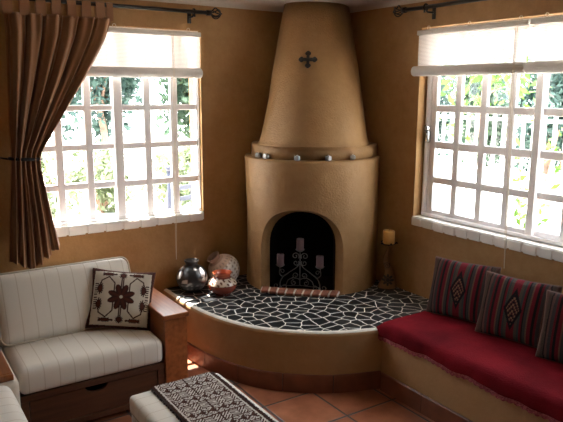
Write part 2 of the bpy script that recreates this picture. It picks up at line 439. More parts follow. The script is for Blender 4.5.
# tiled sills
def sill(name, n, fn, step):
    bm = bmesh.new()
    for i in range(n):
        t = bmesh.new(); g = .0035; dz = random.uniform(-.003, .003); dp = random.uniform(-.002, .003)
        box(t, i*step+g/2, (i+1)*step-g/2, -.016-dp, .0, -.062+dz, .0+dz)   # front lip
        bmesh.ops.bevel(t, geom=list(t.edges), offset=.007, segments=3, affect='EDGES')
        box(t, i*step+g/2, (i+1)*step-g/2, -.004, .095, -.002, .0+dz*.6+.002)
        for v in t.verts: v.co = fn(*v.co)
        merge(bm, t)
    t = bmesh.new(); box(t, .002, n*step-.002, -.010, .0, -.056, -.004); box(t, .002, n*step-.002, 0.001, .19, -.004, -.0005)
    for v in t.verts: v.co = fn(*v.co)
    for f in t.faces: f.material_index = 0
    merge(bm, t)
    return structure(name, bm, WHITE_TILE)
sill('trim_2', 10, lambda u, v, z: Vector((WL['x1']-u*1.0, YW+v, WL['z0']+.008+z)), (WL['x1']-WL['x0'])/10)
sill('trim_3', 17, lambda u, v, z: Vector((XW+v, WR['y1']+.006-u, WR['z0']+.008+z)), (WR['y1']-WR['y0']+.006)/17)

# ------------------------------------------------------------------ blinds
def blind(label, fn, width, z_rail, z_roll, rr, cord_u, cord_z, group, roll_u=-.012):
    """fn(u, v, z): u along the wall, v out into the room"""
    root = thing('bamboo_roll_blind', label, 'blind', fn(width/2, 0, z_rail), group=group)
    inv = Vector(fn(width/2, 0, z_rail))
    def fin(bm_, name, m, sm=False):
        for v in bm_.verts: v.co = Vector(fn(*v.co)) - inv
        return link(name, bm_, m, root, smooth=sm)
    b = bmesh.new(); bbox(b, 0, width, .006, .034, z_rail-.03, z_rail, .004); fin(b, 'head_rail', BLINDROLL)
    b = bmesh.new(); n = 24
    vs = [[b.verts.new((u, .016 + .003*math.sin(u*9), z_roll+.02 + (z_rail-.03-z_roll-.02)*k/n)) for k in range(n+1)] for u in [width*j/10*.992+.004 for j in range(11)]]
    for A, B in zip(vs, vs[1:]):
        for k in range(n): b.faces.new([A[k], B[k], B[k+1], A[k+1]])
    fin(b, 'slat_panel', BLIND)
    b = bmesh.new(); tube(b, [(roll_u, .036, z_roll), (roll_u+.006, .036, z_roll), (width/2, .036, z_roll-.002), (width+.004, .036, z_roll)], [rr*.8, rr, rr, rr], 20); fin(b, 'roll', BLINDROLL, True)
    for u in [.09, width*.5, width-.06]:
        b = bmesh.new()
        pts = [(u+.011*math.cos(a*PI/5), .018, z_rail+.013+.013*math.sin(a*PI/5)) for a in range(10)]
        tube(b, pts, .002, 6, closed=True); fin(b, 'hanging_ring', CORD)
    b = bmesh.new()
    tube(b, [(cord_u, .076, z_rail-.02), (cord_u+.001, .078, z_roll), (cord_u+.002, .04, cord_z+.2), (cord_u+.004, .03, cord_z)], .0017, 6)
    tube(b, [(cord_u+.012, .076, z_rail-.02), (cord_u+.010, .078, z_roll), (cord_u+.011, .04, cord_z+.2), (cord_u+.006, .03, cord_z)], .0017, 6)
    fin(b, 'pull_cord', CORD)
    return root
blind('pale woven roll blind half lowered on the left window beside the curtain', lambda u, v, z: Vector((2.004-u, YW-v-.001, z)), 1.22, 2.193, 1.916, .033, .225, .60, None, .006)
blind('woven roll blind next to the fireplace on the right window', lambda u, v, z: Vector((XW-v-.001, 3.105-u, z)), .846, 2.193, 1.931, .033, .80, .76, 'roll blinds on the right window')
blind('woven roll blind on the right window at the far right edge above the bench', lambda u, v, z: Vector((XW-v-.001, 2.246-u, z)), .846, 2.193, 1.931, .033, .70, .80, 'roll blinds on the right window', .004)

# ------------------------------------------------------------------ curtain rods
def rod(label, fn, l0, l1, brackets, group):
    root = thing('curtain_rod', label, 'curtain rod', fn(l0, 0, 0), group=group); inv = Vector(fn(l0, 0, 0))
    def fin(b, name, m=RODIRON):
        for v in b.verts: v.co = Vector(fn(*v.co)) - inv
        return link(name, b, m, root, smooth=True)
    b = bmesh.new(); tube(b, [(l0, 0, 0), ((l0+l1)/2, 0, 0), (l1, 0, 0)], .0125, 14)
    tube(b, [(l0+.02, 0, 0), (l0-.012, 0, 0)], .018, 14); fin(b, 'pole')
    b = bmesh.new()   # open basket finial
    for k in range(6):
        a = k*PI/3
        pts = [(l0-.012-.078*t, .036*math.sin(PI*t)**.8*math.cos(a+t*1.1), .036*math.sin(PI*t)**.8*math.sin(a+t*1.1)) for t in [i/12 for i in range(13)]]
        tube(b, pts, .0042, 6)
    tube(b, [(l0-.086, 0, 0), (l0-.10, 0, 0)], [.008, .004], 8)
    fin(b, 'finial')
    for l in brackets:
        b = bmesh.new(); tube(b, [(l, -.078, -.028), (l, -.06, -.03), (l, -.02, -.03), (l, -.002, -.016)], .0065, 8)
        tube(b, [(l, .019*math.cos(a*PI/6), .019*math.sin(a*PI/6)) for a in range(12)], .005, 6, closed=True)
        bbox(b, l-.014, l+.014, -.0795, -.072, -.07, .02, .002)
        tube(b, [(l, .01, -.02), (l, .012, -.034)], .006, 8)
        fin(b, 'bracket')
    return root
rod('black iron curtain rod with basket finial above the left window', lambda l, v, z: Vector((2.045-l, YW-.08-v, 2.322+z)), 0, 1.75, [.115, 1.6], 'curtain rods')
rod('black iron curtain rod with basket finial above the right window', lambda l, v, z: Vector((XW-.08-v, 3.19-l, 2.328+z)), 0, 2.0, [.20, 1.7], 'curtain rods')
# brackets run from the rod back to the wall: v is toward the room, so the wall sits at v = -.08

# ------------------------------------------------------------------ curtain
def interp(tab, z):
    if z >= tab[0][0]: return tab[0][1]
    for (za, xa), (zb, xb) in zip(tab, tab[1:]):
        if z >= zb: 
            t = (za-z)/(za-zb); return xa+(xb-xa)*t
    return tab[-1][1]
def smoothtab(tab, n=10):
    pts = smooth_path([(x, 0, z) for z, x in tab], n); return [(p.z, p.x) for p in pts]
LEFT = smoothtab([(2.265, .72), (1.9, .715), (1.6, .705), (1.39, .70), (1.1, .675), (.74, .645)])
RIGHT = smoothtab([(2.265, 1.362), (2.10, 1.290), (1.88, 1.165), (1.70, 1.05), (1.52, .935), (1.39, .868), (1.2, .885), (.95, .922), (.74, .945)])
cur = thing('curtain', 'brown tab-top curtain tied back at the left window behind the sofa', 'curtain', (1.0, 4.03, .72))
bm = bmesh.new(); NU, NZ = 150, 90; grid = []
for k in range(NZ+1):
    z = 2.24 - (2.24-.735)*k/NZ
    xl, xr = interp(LEFT, z), interp(RIGHT, z); row = []
    tie = math.exp(-((z-1.385)/.13)**2)
    for i in range(NU+1):
        u = i/NU
        amp = (.030*(1-.35*tie)) * (.45+.55*min(1, (2.265-z)/.25))
        ph = u*2*PI*6.2
        y = amp*math.sin(ph + .7*math.sin(3*u+z)) + .012*math.sin(ph*2.3+1.3) *(1-tie) + .006*math.sin(ph*.37+z*5)
        if z < 1.385: y *= 1.15
        y *= (1-.5*max(0, (u-.9)/.1))
        x = xl + (xr-xl)*(u + .012*math.sin(ph+1.57))
        dz = .03*math.sin(u*9+1)*max(0, (1-(z-.735)/.4)) if z < 1.135 else 0
        if z < 1.0 and u > .75: dz += (u-.75)*.42*(1-(z-.735)/.265)*1.0
        row.append(bm.verts.new((x-1.0, y - .012 - .034*min(1, (2.24-z)/.12 if z < 2.24 else 0), z + dz - .72)))
    grid.append(row)
for A, B in zip(grid, grid[1:]):
    for i in range(NU): bm.faces.new([A[i], A[i+1], B[i+1], B[i]])
fab = link('fabric', bm, CURTAIN, cur, smooth=True)
sol = fab.modifiers.new('thickness', 'SOLIDIFY'); sol.thickness = .004
for i, xc in enumerate([.745, .838, .93, 1.02, 1.11, 1.20, 1.285, 1.345]):
    bm = bmesh.new(); w = .027 if i < 7 else .020; rings = []
    prof = [(-.016, -.095), (-.0185, -.02), (-.015, .011), (0, .0185), (.015, .011), (.0185, -.02), (.010, -.095)]
    for xo in (-w, 0, w):
        rings.append([(xc-1.0+xo*(1), yy, 2.322-.72+zz) for yy, zz in prof] + [(xc-1.0+xo, yy*.82, 2.322-.72+zz*.86) for yy, zz in prof[::-1]])
    loft(bm, rings); link('tab', bm, CURTAIN, cur, smooth=False)
bm = bmesh.new()
pts = [(.784-1.0+.092*math.cos(a*PI/12), -.012+.052*math.sin(a*PI/12), 1.388-.72-.006*math.cos(a*PI/12)) for a in range(24)]
tube(bm, pts, .010, 8, closed=True)
tube(bm, [(.70-1.0, .0, 1.388-.72), (.665-1.0, .04, 1.392-.72), (.655-1.0, .078, 1.394-.72)], .006, 8)
tb = link('tieback', bm, IRON, cur, smooth=True); tb['label'] = 'dark tieback band'

# ------------------------------------------------------------------ fireplace
PLAN = [(.745, -.01), (.815, .1), (.862, .23), (.872, .36), (.848, .49), (.79, .59), (.70, .675), (.59, .745), (.45, .795), (.31, .805), (.18, .775), (.08, .715), (-.01, .64)]
CONE = [(.56, -.01), (.68, .1), (.765, .23), (.80, .36), (.80, .47), (.765, .58), (.695, .67), (.59, .74), (.45, .78), (.32, .765), (.2, .70), (.09, .60), (-.01, .48)]
def plan(sa, sb, z, n=6, P=PLAN):
    pts = smooth_path([(K.x-a*sa, K.y-b*sb, z) for a, b in P], n)
    # keep off the walls by a hair
    pts = [Vector((min(p.x, K.x-.0005), min(p.y, K.y-.0005), z)) for p in pts]
    return pts + [Vector((K.x-.0005, K.y-.0005, z))]
HZ = .385
def soft_ring_stack(bm, stack, P=PLAN):
    loft(bm, [plan(sa, sb, z, 6, P) for sa, sb, z in stack])
fp = thing('corner_fireplace', 'rounded ochre plaster corner fireplace with tapering chimney standing on the black stone hearth', 'fireplace', (K.x, K.y, HZ))
fpi = Vector((K.x, K.y, HZ))
def fin(bm_, name, m, sm=True):
    for v in bm_.verts: v.co -= fpi
    return link(name, bm_, m, fp, smooth=sm)
bm = bmesh.new()
soft_ring_stack(bm, [(1.01, 1.01, HZ+.0005), (1.003, 1.003, HZ+.03), (1, 1, .6), (1.0, .997, .9), (1.015, 1, 1.2), (1.022, 1.003, 1.295), (1.024, 1.005, 1.318), (1.02, 1.0, 1.329), (1.005, .987, 1.334), (.93, .93, 1.335)])
body = fin(bm, 'body', [CHIMNEY, SOOT_BLACK])
# arched opening cut along the diagonal
ch = Vector((.727, -.686, 0)).normalized(); dn = Vector((-ch.y, ch.x, 0))     # to the right, inward
mid = Vector((2.435, 3.462, 0))
def arch(wd, top, d, zb=HZ-.02, shift=0, n=20):
    hw = wd/2; spring = top-hw*1.02; pts = [(-hw, zb)]
    for k in range(n+1):
        a = PI - PI*k/n
        pts.append((hw*abs(math.cos(a))**.9*(1 if math.cos(a) > 0 else -1), spring + hw*1.02*math.sin(a)**.9))
    pts.append((hw, zb))
    return [mid + ch*(x+shift) + dn*d + Vector((0,0,z)) - fpi for x, z in pts]
cut = bmesh.new()
HB = HZ+.006
loft(cut, [arch(.86, 1.06, -.30, HB), arch(.82, 1.01, -.07, HB), arch(.735, .992, .0, HB), arch(.655, .980, .04, HB), arch(.475, .958, .13, HB, -.006), arch(.435, .948, .19, HB, -.008), arch(.43, .945, .48, HB, -.008)])
cutter = link('cutter', cut, SOOT_BLACK)
cutter.location = fpi
bpy.context.view_layer.update()
bo = body.modifiers.new('arch', 'BOOLEAN'); bo.operation = 'DIFFERENCE'; bo.object = cutter; bo.solver = 'EXACT'
dg = bpy.context.evaluated_depsgraph_get(); dg.update()
newme = bpy.data.meshes.new_from_object(body.evaluated_get(dg))
body.modifiers.clear(); old = body.data; body.data = newme; bpy.data.meshes.remove(old)
bpy.data.objects.remove(cutter)
newme.materials.clear(); newme.materials.append(CHIMNEY); newme.materials.append(SOOT_BLACK)
for p in newme.polygons:
    c = p.center + fpi; rel = c-mid; d = rel.dot(dn); u = rel.dot(ch)
    p.use_smooth = True
    inside = abs(u) < .29 and d > .135 and c.z < .96 and d < .485
    p.material_index = 1 if inside else 0
bme = bmesh.new(); bme.from_mesh(newme)
for e in bme.edges:
    if len(e.link_faces) == 2 and e.calc_face_angle() > math.radians(50): e.smooth = False
bme.to_mesh(newme); bme.free()
# upper step and chimney
bm = bmesh.new(); soft_ring_stack(bm, [(.95, .95, 1.333), (.948, .948, 1.395), (.948, .948, 1.412), (.94, .94, 1.422), (.925, .925, 1.425), (.85, .85, 1.426)]); fin(bm, 'upper_step', CHIMNEY)
bm = bmesh.new(); st = []
prof = [(1.425, 1.05, 1.05), (1.433, 1.035, 1.035), (1.46, 1.015, 1.015), (1.52, .985, .98), (1.6, .955, .945), (1.75, .895, .875), (1.92, .845, .795), (2.04, .80, .73), (2.16, .755, .655), (2.28, .71, .59), (2.4175, .655, .515)]
soft_ring_stack(bm, [(a, b, z) for z, a, b in prof], CONE); chim = fin(bm, 'chimney', CHIMNEY)
# brick threshold
bm = bmesh.new(); nb = 9
for i in range(nb):
    u0 = -.285 + .55*i/nb; u1 = -.285+.55*(i+1)/nb
    uc = (u0+u1)/2; bow = -.035*(1-(uc/.33)**2)+.015
    M = Matrix.Translation(mid + ch*uc + dn*(bow) + Vector((0,0,HZ))) @ Matrix(((ch.x, dn.x, 0, 0), (ch.y, dn.y, 0, 0), (0, 0, 1, 0), (0,0,0,1))) @ Matrix.Rotation(-uc*.33, 4, 'Z')
    bbox(bm, -(u1-u0)/2+.006, (u1-u0)/2-.006, -.02, .085, .0065, .026, .005, 2, M=M); box(bm, -(u1-u0)/2, (u1-u0)/2, -.014, .085, .0062, .021, 1, M)
fin(bm, 'brick_threshold', [BRICK, MORTAR], False)

# ------------------------------------------------------------------ hearth
HP = smooth_path([(1.675, 4.1095, 0), (1.68, 3.85, 0), (1.697, 3.6, 0), (1.742, 3.37, 0), (1.835, 3.14, 0), (1.955, 2.98, 0), (2.13, 2.83, 0), (2.29, 2.745, 0), (2.49, 2.675, 0)], 8)
def off_curve(pts, d):
    out = []
    for i, p in enumerate(pts):
        t = (pts[min(i+1, len(pts)-1)] - pts[max(i-1, 0)]).normalized()
        n = Vector((t.y, -t.x, 0))     # outward (towards the room) is to the right of travel? 
        out.append(p - n*d)
    return out
# travel is from left wall towards the bench; room side = right-hand normal (t.y,-t.x) points to -x... use sign below
def ring_h(d, z):
    o = off_curve(HP, d)
    o = [Vector((p.x, min(p.y, YW-.0005), z)) for p in o]
    return o + [Vector((3.1395, 2.668, z)), Vector((3.1395, YW-.0005, z))]
he = thing('raised_hearth', 'curved raised plaster hearth topped with black stone mosaic under the fireplace', 'hearth', (2.4, 3.3, 0)); hei = Vector((2.4, 3.3, 0))
def finh(bm_, name, m, sm=False):
    for v in bm_.verts: v.co -= hei
    return link(name, bm_, m, he, smooth=sm)
bm = bmesh.new(); loft(bm, [ring_h(0, .0), ring_h(0, .36), ring_h(.004, .372), ring_h(.014, .380), ring_h(.03, .382)]); ob = finh(bm, 'plaster_base', HEARTHP)
PALE_LIT_EDGE = mat('pale_lit_plaster', (.62, .57, .49), .7, noise=.1, nscale=20, bump=.3)  # lighter rim plaster, with the light on the edge put into its colour
bm = bmesh.new(); loft(bm, [ring_h(.006, .3745), ring_h(.012, .3815), ring_h(.02, .3842), ring_h(.034, .3846)]); finh(bm, 'lit_rim', PALE_LIT_EDGE)
bm = bmesh.new(); loft(bm, [ring_h(.03, .381), ring_h(.03, .385), ring_h(.034, .3855)]); finh(bm, 'stone_top', STONE)
# skirting tiles along the curve
def skirting(bm, path, L=.33, h=.115, t=.012, n=None):
    """row of tiles with a dark grout bed showing in the joints"""
    cum = [0]
    for a, b in zip(path, path[1:]): cum.append(cum[-1]+(b-a).length)
    tot = cum[-1]; cnt = n or max(1, round(tot/L)); seg = tot/cnt
    def at(s):
        s = max(0, min(tot, s))
        for i in range(len(cum)-1):
            if s <= cum[i+1]+1e-9:
                tt = (s-cum[i])/(cum[i+1]-cum[i]); p = path[i].lerp(path[i+1], tt); d = (path[i+1]-path[i]).normalized(); return p, Vector((d.y, -d.x, 0))
    for k in range(cnt):
        rr_ = []
        m_ = 7
        for j in range(m_):
            s = k*seg + .003 + (seg-.006)*j/(m_-1); p, nn = at(s); nn = -nn*SKSIGN
            rr_.append([p+nn*(.0008), p+nn*t, p+nn*t+Vector((0,0,h-.006)), p+nn*(t-.005)+Vector((0,0,h)), p+nn*.0008+Vector((0,0,h))])
        loft(bm, rr_)
    bed = []
    for j in range(41):
        p, nn = at(tot*j/40); nn = -nn*SKSIGN
        bed.append([p+nn*.0006, p+nn*(t-.004), p+nn*(t-.004)+Vector((0, 0, h-.004)), p+nn*.0006+Vector((0, 0, h-.004))])
    loft(bm, bed, mi=1)
SKSIGN = -1
bm = bmesh.new(); skirting(bm, [Vector((p.x, p.y, 0)) for p in HP]); sk = finh(bm, 'tile_skirting', [SKIRT, DARKGROUT])

# ------------------------------------------------------------------ small things of the fireplace
bpy.context.view_layer.update()
cm = chim.data; bv = BVHTree.FromPolygons([v.co + fpi for v in cm.vertices], [p.vertices for p in cm.polygons])
dia = Vector((1, 1, 0)).normalized()
aim = Vector((2.443, 3.412, .196)).normalized()
hit, nor, _, _ = bv.ray_cast(Vector((2.443, 3.412, 1.996)) - aim*.3, aim)
if nor.dot(dia) > 0: nor = -nor
zc = Vector((0,0,1)); zc = (zc - nor*zc.dot(nor)).normalized(); xc = zc.cross(-nor).normalized() * -1
cr = bmesh.new()
t = bmesh.new()
s = .0165
box(t, -s*.62, s*.62, -.006, .006, -.045, .045); box(t, -.045, -s*.62, -.0055, .0055, -s*.62, s*.62); box(t, s*.62, .045, -.0055, .0055, -s*.62, s*.62)
for dx, dz in ((0, .045), (0, -.045), (.045, 0), (-.045, 0)):
    for ox, oz in ((0, 0), (1, 0), (-1, 0), (0, 1), (0, -1)):
        if (ox*dx + oz*dz) < 0: continue
        q = bmesh.new(); bmesh.ops.create_uvsphere(q, u_segments=12, v_segments=8, radius=.0135 if (ox or oz) else .016)
        for v in q.verts: v.co = Vector((v.co.x + dx + ox*.007, v.co.y*.55, v.co.z + dz + oz*.007))
        merge(t, q)
q = bmesh.new(); bmesh.ops.create_uvsphere(q, u_segments=12, v_segments=8, radius=.016)
for v in q.verts: v.co.y *= .6
merge(t, q)
M = Matrix(((xc.x, -nor.x, zc.x, 0), (xc.y, -nor.y, zc.y, 0), (xc.z, -nor.z, zc.z, 0), (0,0,0,1)))
bmesh.ops.transform(t, matrix=M, verts=t.verts)
tag(link('wall_cross', t, IRON, loc=hit + nor*.0095), 'small black iron cross hung on the chimney front', 'cross')

# tealights on the ledge
tl = [((2.290, 3.790), 'glass tealight holder at the left end of the fireplace ledge'), ((2.299, 3.698), 'second glass tealight holder from the left on the fireplace ledge'),
      ((2.417, 3.489), 'glass tealight holder in the middle of the fireplace ledge under the cross'), ((2.595, 3.373), 'second glass tealight holder from the right on the fireplace ledge'),
      ((2.771, 3.328), 'glass tealight holder at the right end of the fireplace ledge')]
proto = None
for (x, y), lab in tl:
    if proto is None:
        proto = thing('tealight_holder', lab, 'tealight', (x, y, 1.336), (0, 0, .6), 'tealights on the fireplace ledge')
        b = bmesh.new(); t = bmesh.new()
        box(t, -.017, .017, -.017, .017, 0, .030)
        bmesh.ops.bevel(t, geom=list(t.edges), offset=.004, segments=2, affect='EDGES'); merge(b, t)
        link('glass_cup', b, CLEAR, proto)
        b = bmesh.new(); lathe(b, [(0, .0305), (.0135, .0305), (.0145, .0335), (.0155, .034), (.0155, .0305)], 16); link('tin_cup', b, SILVER, proto, smooth=True)
        b = bmesh.new(); lathe(b, [(0, .0315), (.0125, .0315), (.0125, .0325), (.003, .033), (.001, .038), (0, .038)], 14); link('candle', b, TEALWAX, proto, smooth=True)
    else:
        c = proto.copy(); COL.objects.link(c); c.location = (x, y, 1.336); c['label'] = lab
        c.rotation_euler = (0, 0, random.uniform(.2, 1.0))
        for chd in list(proto.children):
            d = chd.copy(); COL.objects.link(d); d.parent = c

# candelabra in the firebox
cb_loc = Vector((2.500, 3.560, HB))
cb = thing('iron_candelabra', 'scrolled black iron candelabra standing in the fireplace opening', 'candelabra', cb_loc, (0, 0, math.atan2(ch.y, ch.x)))
def spiral(cx, cz, r0, turns, a0, sgn, n=22, r1=.006):
    return [(cx + (r0+(r1-r0)*i/n)*math.cos(a0+sgn*2*PI*turns*i/n), 0, cz + (r0+(r1-r0)*i/n)*math.sin(a0+sgn*2*PI*turns*i/n)) for i in range(n+1)]
WIR = mat('dark_wrought_iron', (.10, .098, .095), .5, metal=.3)
b = bmesh.new(); R1 = .0040
tube(b, [(0, 0, .03), (0, 0, .18), (0, 0, .288)], R1, 8)
for s in (-1, 1):
    main = smooth_path([(0, 0, .205), (s*.022, 0, .165), (s*.075, 0, .125), (s*.125, 0, .085), (s*.145, 0, .04), (s*.142, 0, .008)], 6)
    tube(b, main, R1, 8)
    tube(b, [(s*x, y, z) for x, y, z in spiral(.172, .018, .026, 1.1, PI, 1)], R1*.85, 6)
    tube(b, [(s*x, y, z) for x, y, z in spiral(.115, .018, .024, 1.1, 0, -1)], R1*.85, 6)
    tube(b, smooth_path([(s*.100, 0, .03), (s*.085, 0, .065), (s*.04, 0, .085), (0, 0, .072)], 6), R1*.85, 6)
    tube(b, [(s*x, y, z) for x, y, z in spiral(.030, .103, .024, 1.2, -PI/2, 1)], R1*.8, 6)
    tube(b, [(s*x, y, z) for x, y, z in spiral(.045, .047, .022, 1.2, PI/2, -1)], R1*.8, 6)
    tube(b, [(s*x, y, z) for x, y, z in spiral(.034, .246, .028, 1.3, -PI*.8, -1)], R1*.85, 6)
    tube(b, [(s*x, y, z) for x, y, z in spiral(.030, .196, .022, 1.2, PI*.8, 1)], R1*.8, 6)
    tube(b, smooth_path([(s*.125, 0, .085), (s*.150, 0, .11), (s*.148, 0, .145), (s*.143, 0, .168)], 6), R1*.9, 6)
    tube(b, [(s*x, y, z) for x, y, z in spiral(.128, .128, .018, 1.1, 0, 1)], R1*.75, 6)
tube(b, [(-.13, .05, .004), (0, .07, .006), (.13, .05, .004)], R1*.8, 6); tube(b, [(0, .07, .006), (0, .03, .02), (0, 0, .035)], R1*.8, 6)
link('scroll_frame', b, WIR, cb, smooth=True)
for x, z in ((0, .288), (-.143, .168), (.143, .168)):
    b = bmesh.new(); lathe(b, [(0, 0), (.012, -.008), (.03, .002), (.034, .009), (.031, .008), (.012, .002), (0, .002)], 20)
    d = link('drip_dish', b, WIR, cb, smooth=True, loc=(x, 0, z))
cl = ['mauve pillar candle on the tall middle dish of the candelabra', 'mauve pillar candle on the left dish of the candelabra', 'mauve pillar candle on the right dish of the candelabra']
pc = None
for (x, z), lab in zip(((0, .288), (-.143, .168), (.143, .168)), cl):
    p = cb_loc + ch*x + Vector((0, 0, z+.0025))
    if pc is None:
        pc = thing('pillar_candle', lab, 'candle', p, group='candles on the candelabra')
        b = bmesh.new(); lathe(b, [(0, 0), (.025, 0), (.0265, .002), (.0265, .081), (.025, .085), (.020, .085), (.012, .081), (0, .080)], 24); link('wax', b, PURPLE, pc, smooth=True)
        b = bmesh.new(); tube(b, [(0, 0, .079), (.001, 0, .088), (.003, 0, .093)], .0013, 6); link('wick', b, WICK, pc)
    else:
        c = pc.copy(); COL.objects.link(c); c.location = p; c['label'] = lab
        for chd in list(pc.children):
            d = chd.copy(); COL.objects.link(d); d.parent = c

# carved candle stand by the right wall
cs = thing('carved_candle_stand', 'tall curved wooden candle stand with black painted sun in the right corner', 'candle holder', (3.05, 3.24, HZ+.0008), (0, 0, -.75))
bm = bmesh.new(); rings = []
prof = [(0, .0, .066), (.012, .0, .068), (.05, .004, .060), (.10, .012, .042), (.15, .008, .031), (.19, -.008, .025), (.23, -.017, .020), (.268, -.010, .015), (.305, .0, .010), (.325, .004, .008)]
sp_ = smooth_path([(cx, w, z) for z, cx, w in prof], 8)
for p in sp_:
    rings.append([(p.x + p.y*math.cos(2*PI*k/28), max(.010, p.y*.55)*math.sin(2*PI*k/28), p.z) for k in range(28)])
loft(bm, rings)
st_o = link('stand', bm, painted('painted_ochre_wood', .6), cs, smooth=True)
sub = st_o.modifiers.new('s', 'SUBSURF'); sub.levels = 2; sub.render_levels = 2
dg = bpy.context.evaluated_depsgraph_get(); dg.update(); nm = bpy.data.meshes.new_from_object(st_o.evaluated_get(dg)); st_o.modifiers.clear(); st_o.data = nm
for p in nm.polygons: p.use_smooth = True
def standpat(c):
    base = (.19, .09, .032); blk = (.015, .01, .008)
    x, z = c.x-.004, c.z
    if c.y > .0: return base
    if z < .012: return blk
    r = math.hypot(x+.0, z-.075); a = math.atan2(z-.075, x)
    if r < .016: return blk
    if r < .022+.022*abs(math.cos(a*4)) and r > .018: return blk
    r2 = math.hypot(x+.008, z-.178); a2 = math.atan2(z-.178, x+.008)
    if r2 < .026 and abs((r2/.024*2 - (a2/(2*PI))) % 1 - .5) < .2: return blk
    return base
paint(st_o, standpat)
bm = bmesh.new(); lathe(bm, [(0, .323), (.010, .325), (.014, .331), (.046, .335), (.051, .343), (.048, .343), (.042, .339), (0, .338)], 20)
for k in range(5):
    a = k*2*PI/5; tube(bm, [(.047*math.cos(a), .047*math.sin(a), .341), (.058*math.cos(a), .058*math.sin(a), .349), (.063*math.cos(a), .063*math.sin(a), .341)], .006, 6)
link('iron_dish', bm, IRON, cs, smooth=True)
yc = thing('block_candle', 'thick yellow candle on the curved wooden stand in the right corner', 'candle', (3.05, 3.24, HZ+.340))
bm = bmesh.new(); lathe(bm, [(0, 0), (.040, 0), (.043, .003), (.043, .088), (.040, .095), (.030, .096), (.018, .090), (0, .088)], 28); link('wax', bm, YELLOWWAX, yc, smooth=True)
bm = bmesh.new(); tube(bm, [(0, 0, .087), (.001, 0, .098), (.003, 0, .106)], .0016, 6); link('wick', bm, WICK, yc)

# ------------------------------------------------------------------ pots
def pot(label, prof, loc, rot, fn, m, n=96):
    b = bmesh.new(); pr = smooth_path([(r, 0, z) for r, z in prof], 6); lathe(b, [(max(0, p.x), p.z) for p in pr], n)
    o = link('clay_pot', b, m, smooth=True, loc=loc); o.rotation_euler = rot
    o.rotation_euler = rot
    R = o.rotation_euler.to_matrix(); o.location.z = loc[2] - min((R @ v.co).z for v in o.data.vertices)
    tag(o, label, 'pot', 'clay pots on the hearth'); paint(o, fn); return o
def pf(R, zc, rz, neck, zn, mouth, zm, foot=.35):
    """round body (radius R, half height rz about zc), short neck, flared mouth, then the inside"""
    p = [(0, 0), (R*foot, 0)]
    a0 = math.asin(max(-.96, -zc/rz)); a1 = math.acos(min(1, neck*1.08/R))
    for k in range(9):
        a = a0 + .12 + (a1-a0-.12)*k/8; p.append((R*math.cos(a), zc+rz*math.sin(a)))
    return p + [(neck, zn), (mouth, zm), (mouth-.006, zm), (neck-.007, zn-.004), (R*.6, zc+rz*.55), (R*.8, zc), (R*.5, zc-rz*.7), (0, zc-rz*.8)]
def p_black(c):
    a = math.atan2(c.y, c.x); z = c.z
    if z > .20: return (.035, .03, .03)
    t = (math.sin(a*3+z*30) + .6*math.sin(a*7-z*55) )
    if .085 < z < .185 and t > .75: return (.42, .40, .40)
    if .03 < z < .085 and abs(math.sin(a*9))*abs(math.sin(z*120)) > .72: return (.16, .15, .15)
    return (.018, .017, .018)
def p_red(c):
    a = math.atan2(c.y, c.x); z = c.z
    if .078 < z < .125 and math.hypot(c.x, c.y) > .05:
        if abs(math.sin(a*8 + z*90))*abs(math.cos(a*5-z*60)) > .62 or z < .081: return (.12, .05, .03)
        return (.56, .43, .33)
    if z > .135: return (.42, .085, .03)
    return (.20, .035, .018)
def p_white(c):
    a = math.atan2(c.y, c.x); z = c.z
    if z > .205: return (.25, .14, .09)
    rr = math.hypot(a-2.2, (z-.11)*9); 
    if .0 < rr < .22: return (.05, .03, .025)
    if rr < 1.0 and (int(rr*11) % 2): return (.30, .22, .17)
    if abs(math.sin(a*10))*abs(math.sin(z*110)) > .66: return (.22, .15, .11)
    if z > .165: return (.40, .27, .19)
    return (.58, .51, .43)
pot('round black clay pot with silvery pattern at the left end of the hearth', pf(.110, .098, .104, .040, .200, .052, .226), (1.835, 3.955, HZ+.001), (0, 0, 2.0), p_black, painted('black_glaze', .3, coat=.15))
pot('squat red clay pot with cream band in front of the white pot', pf(.103, .068, .074, .056, .138, .068, .160, .5), (1.985, 3.775, HZ+.001), (0, 0, .4), p_red, painted('red_glaze', .25, coat=.4))
pot('white patterned clay pot lying tilted against the wall beside the fireplace', pf(.118, .108, .114, .042, .220, .053, .245, .3), (2.165, 3.955, HZ+.001), (0, math.radians(-38), math.radians(-8)), p_white, painted('cream_slip', .45))

# ------------------------------------------------------------------ bench by the right window
be = thing('built_in_bench', 'ochre plaster bench built along the right wall under the window', 'bench', (2.8, 1.4, 0)); bei = Vector((2.8, 1.4, 0))
def finb(bm_, name, m, sm=False):
    for v in bm_.verts: v.co -= bei
    return link(name, bm_, m, be, smooth=sm)
bm = bmesh.new(); bbox(bm, 2.485, 3.1395, -.4, 2.664, 0, .384, .006, 2); finb(bm, 'plaster_base', HEARTHP)
bm = bmesh.new(); SKSIGN = -1; skirting(bm, [Vector((2.485, 2.655, 0)), Vector((2.485, 2.0, 0)), Vector((2.485, 1.0, 0)), Vector((2.485, -.4, 0))], L=.345); finb(bm, 'tile_skirting', [SKIRT, DARKGROUT])

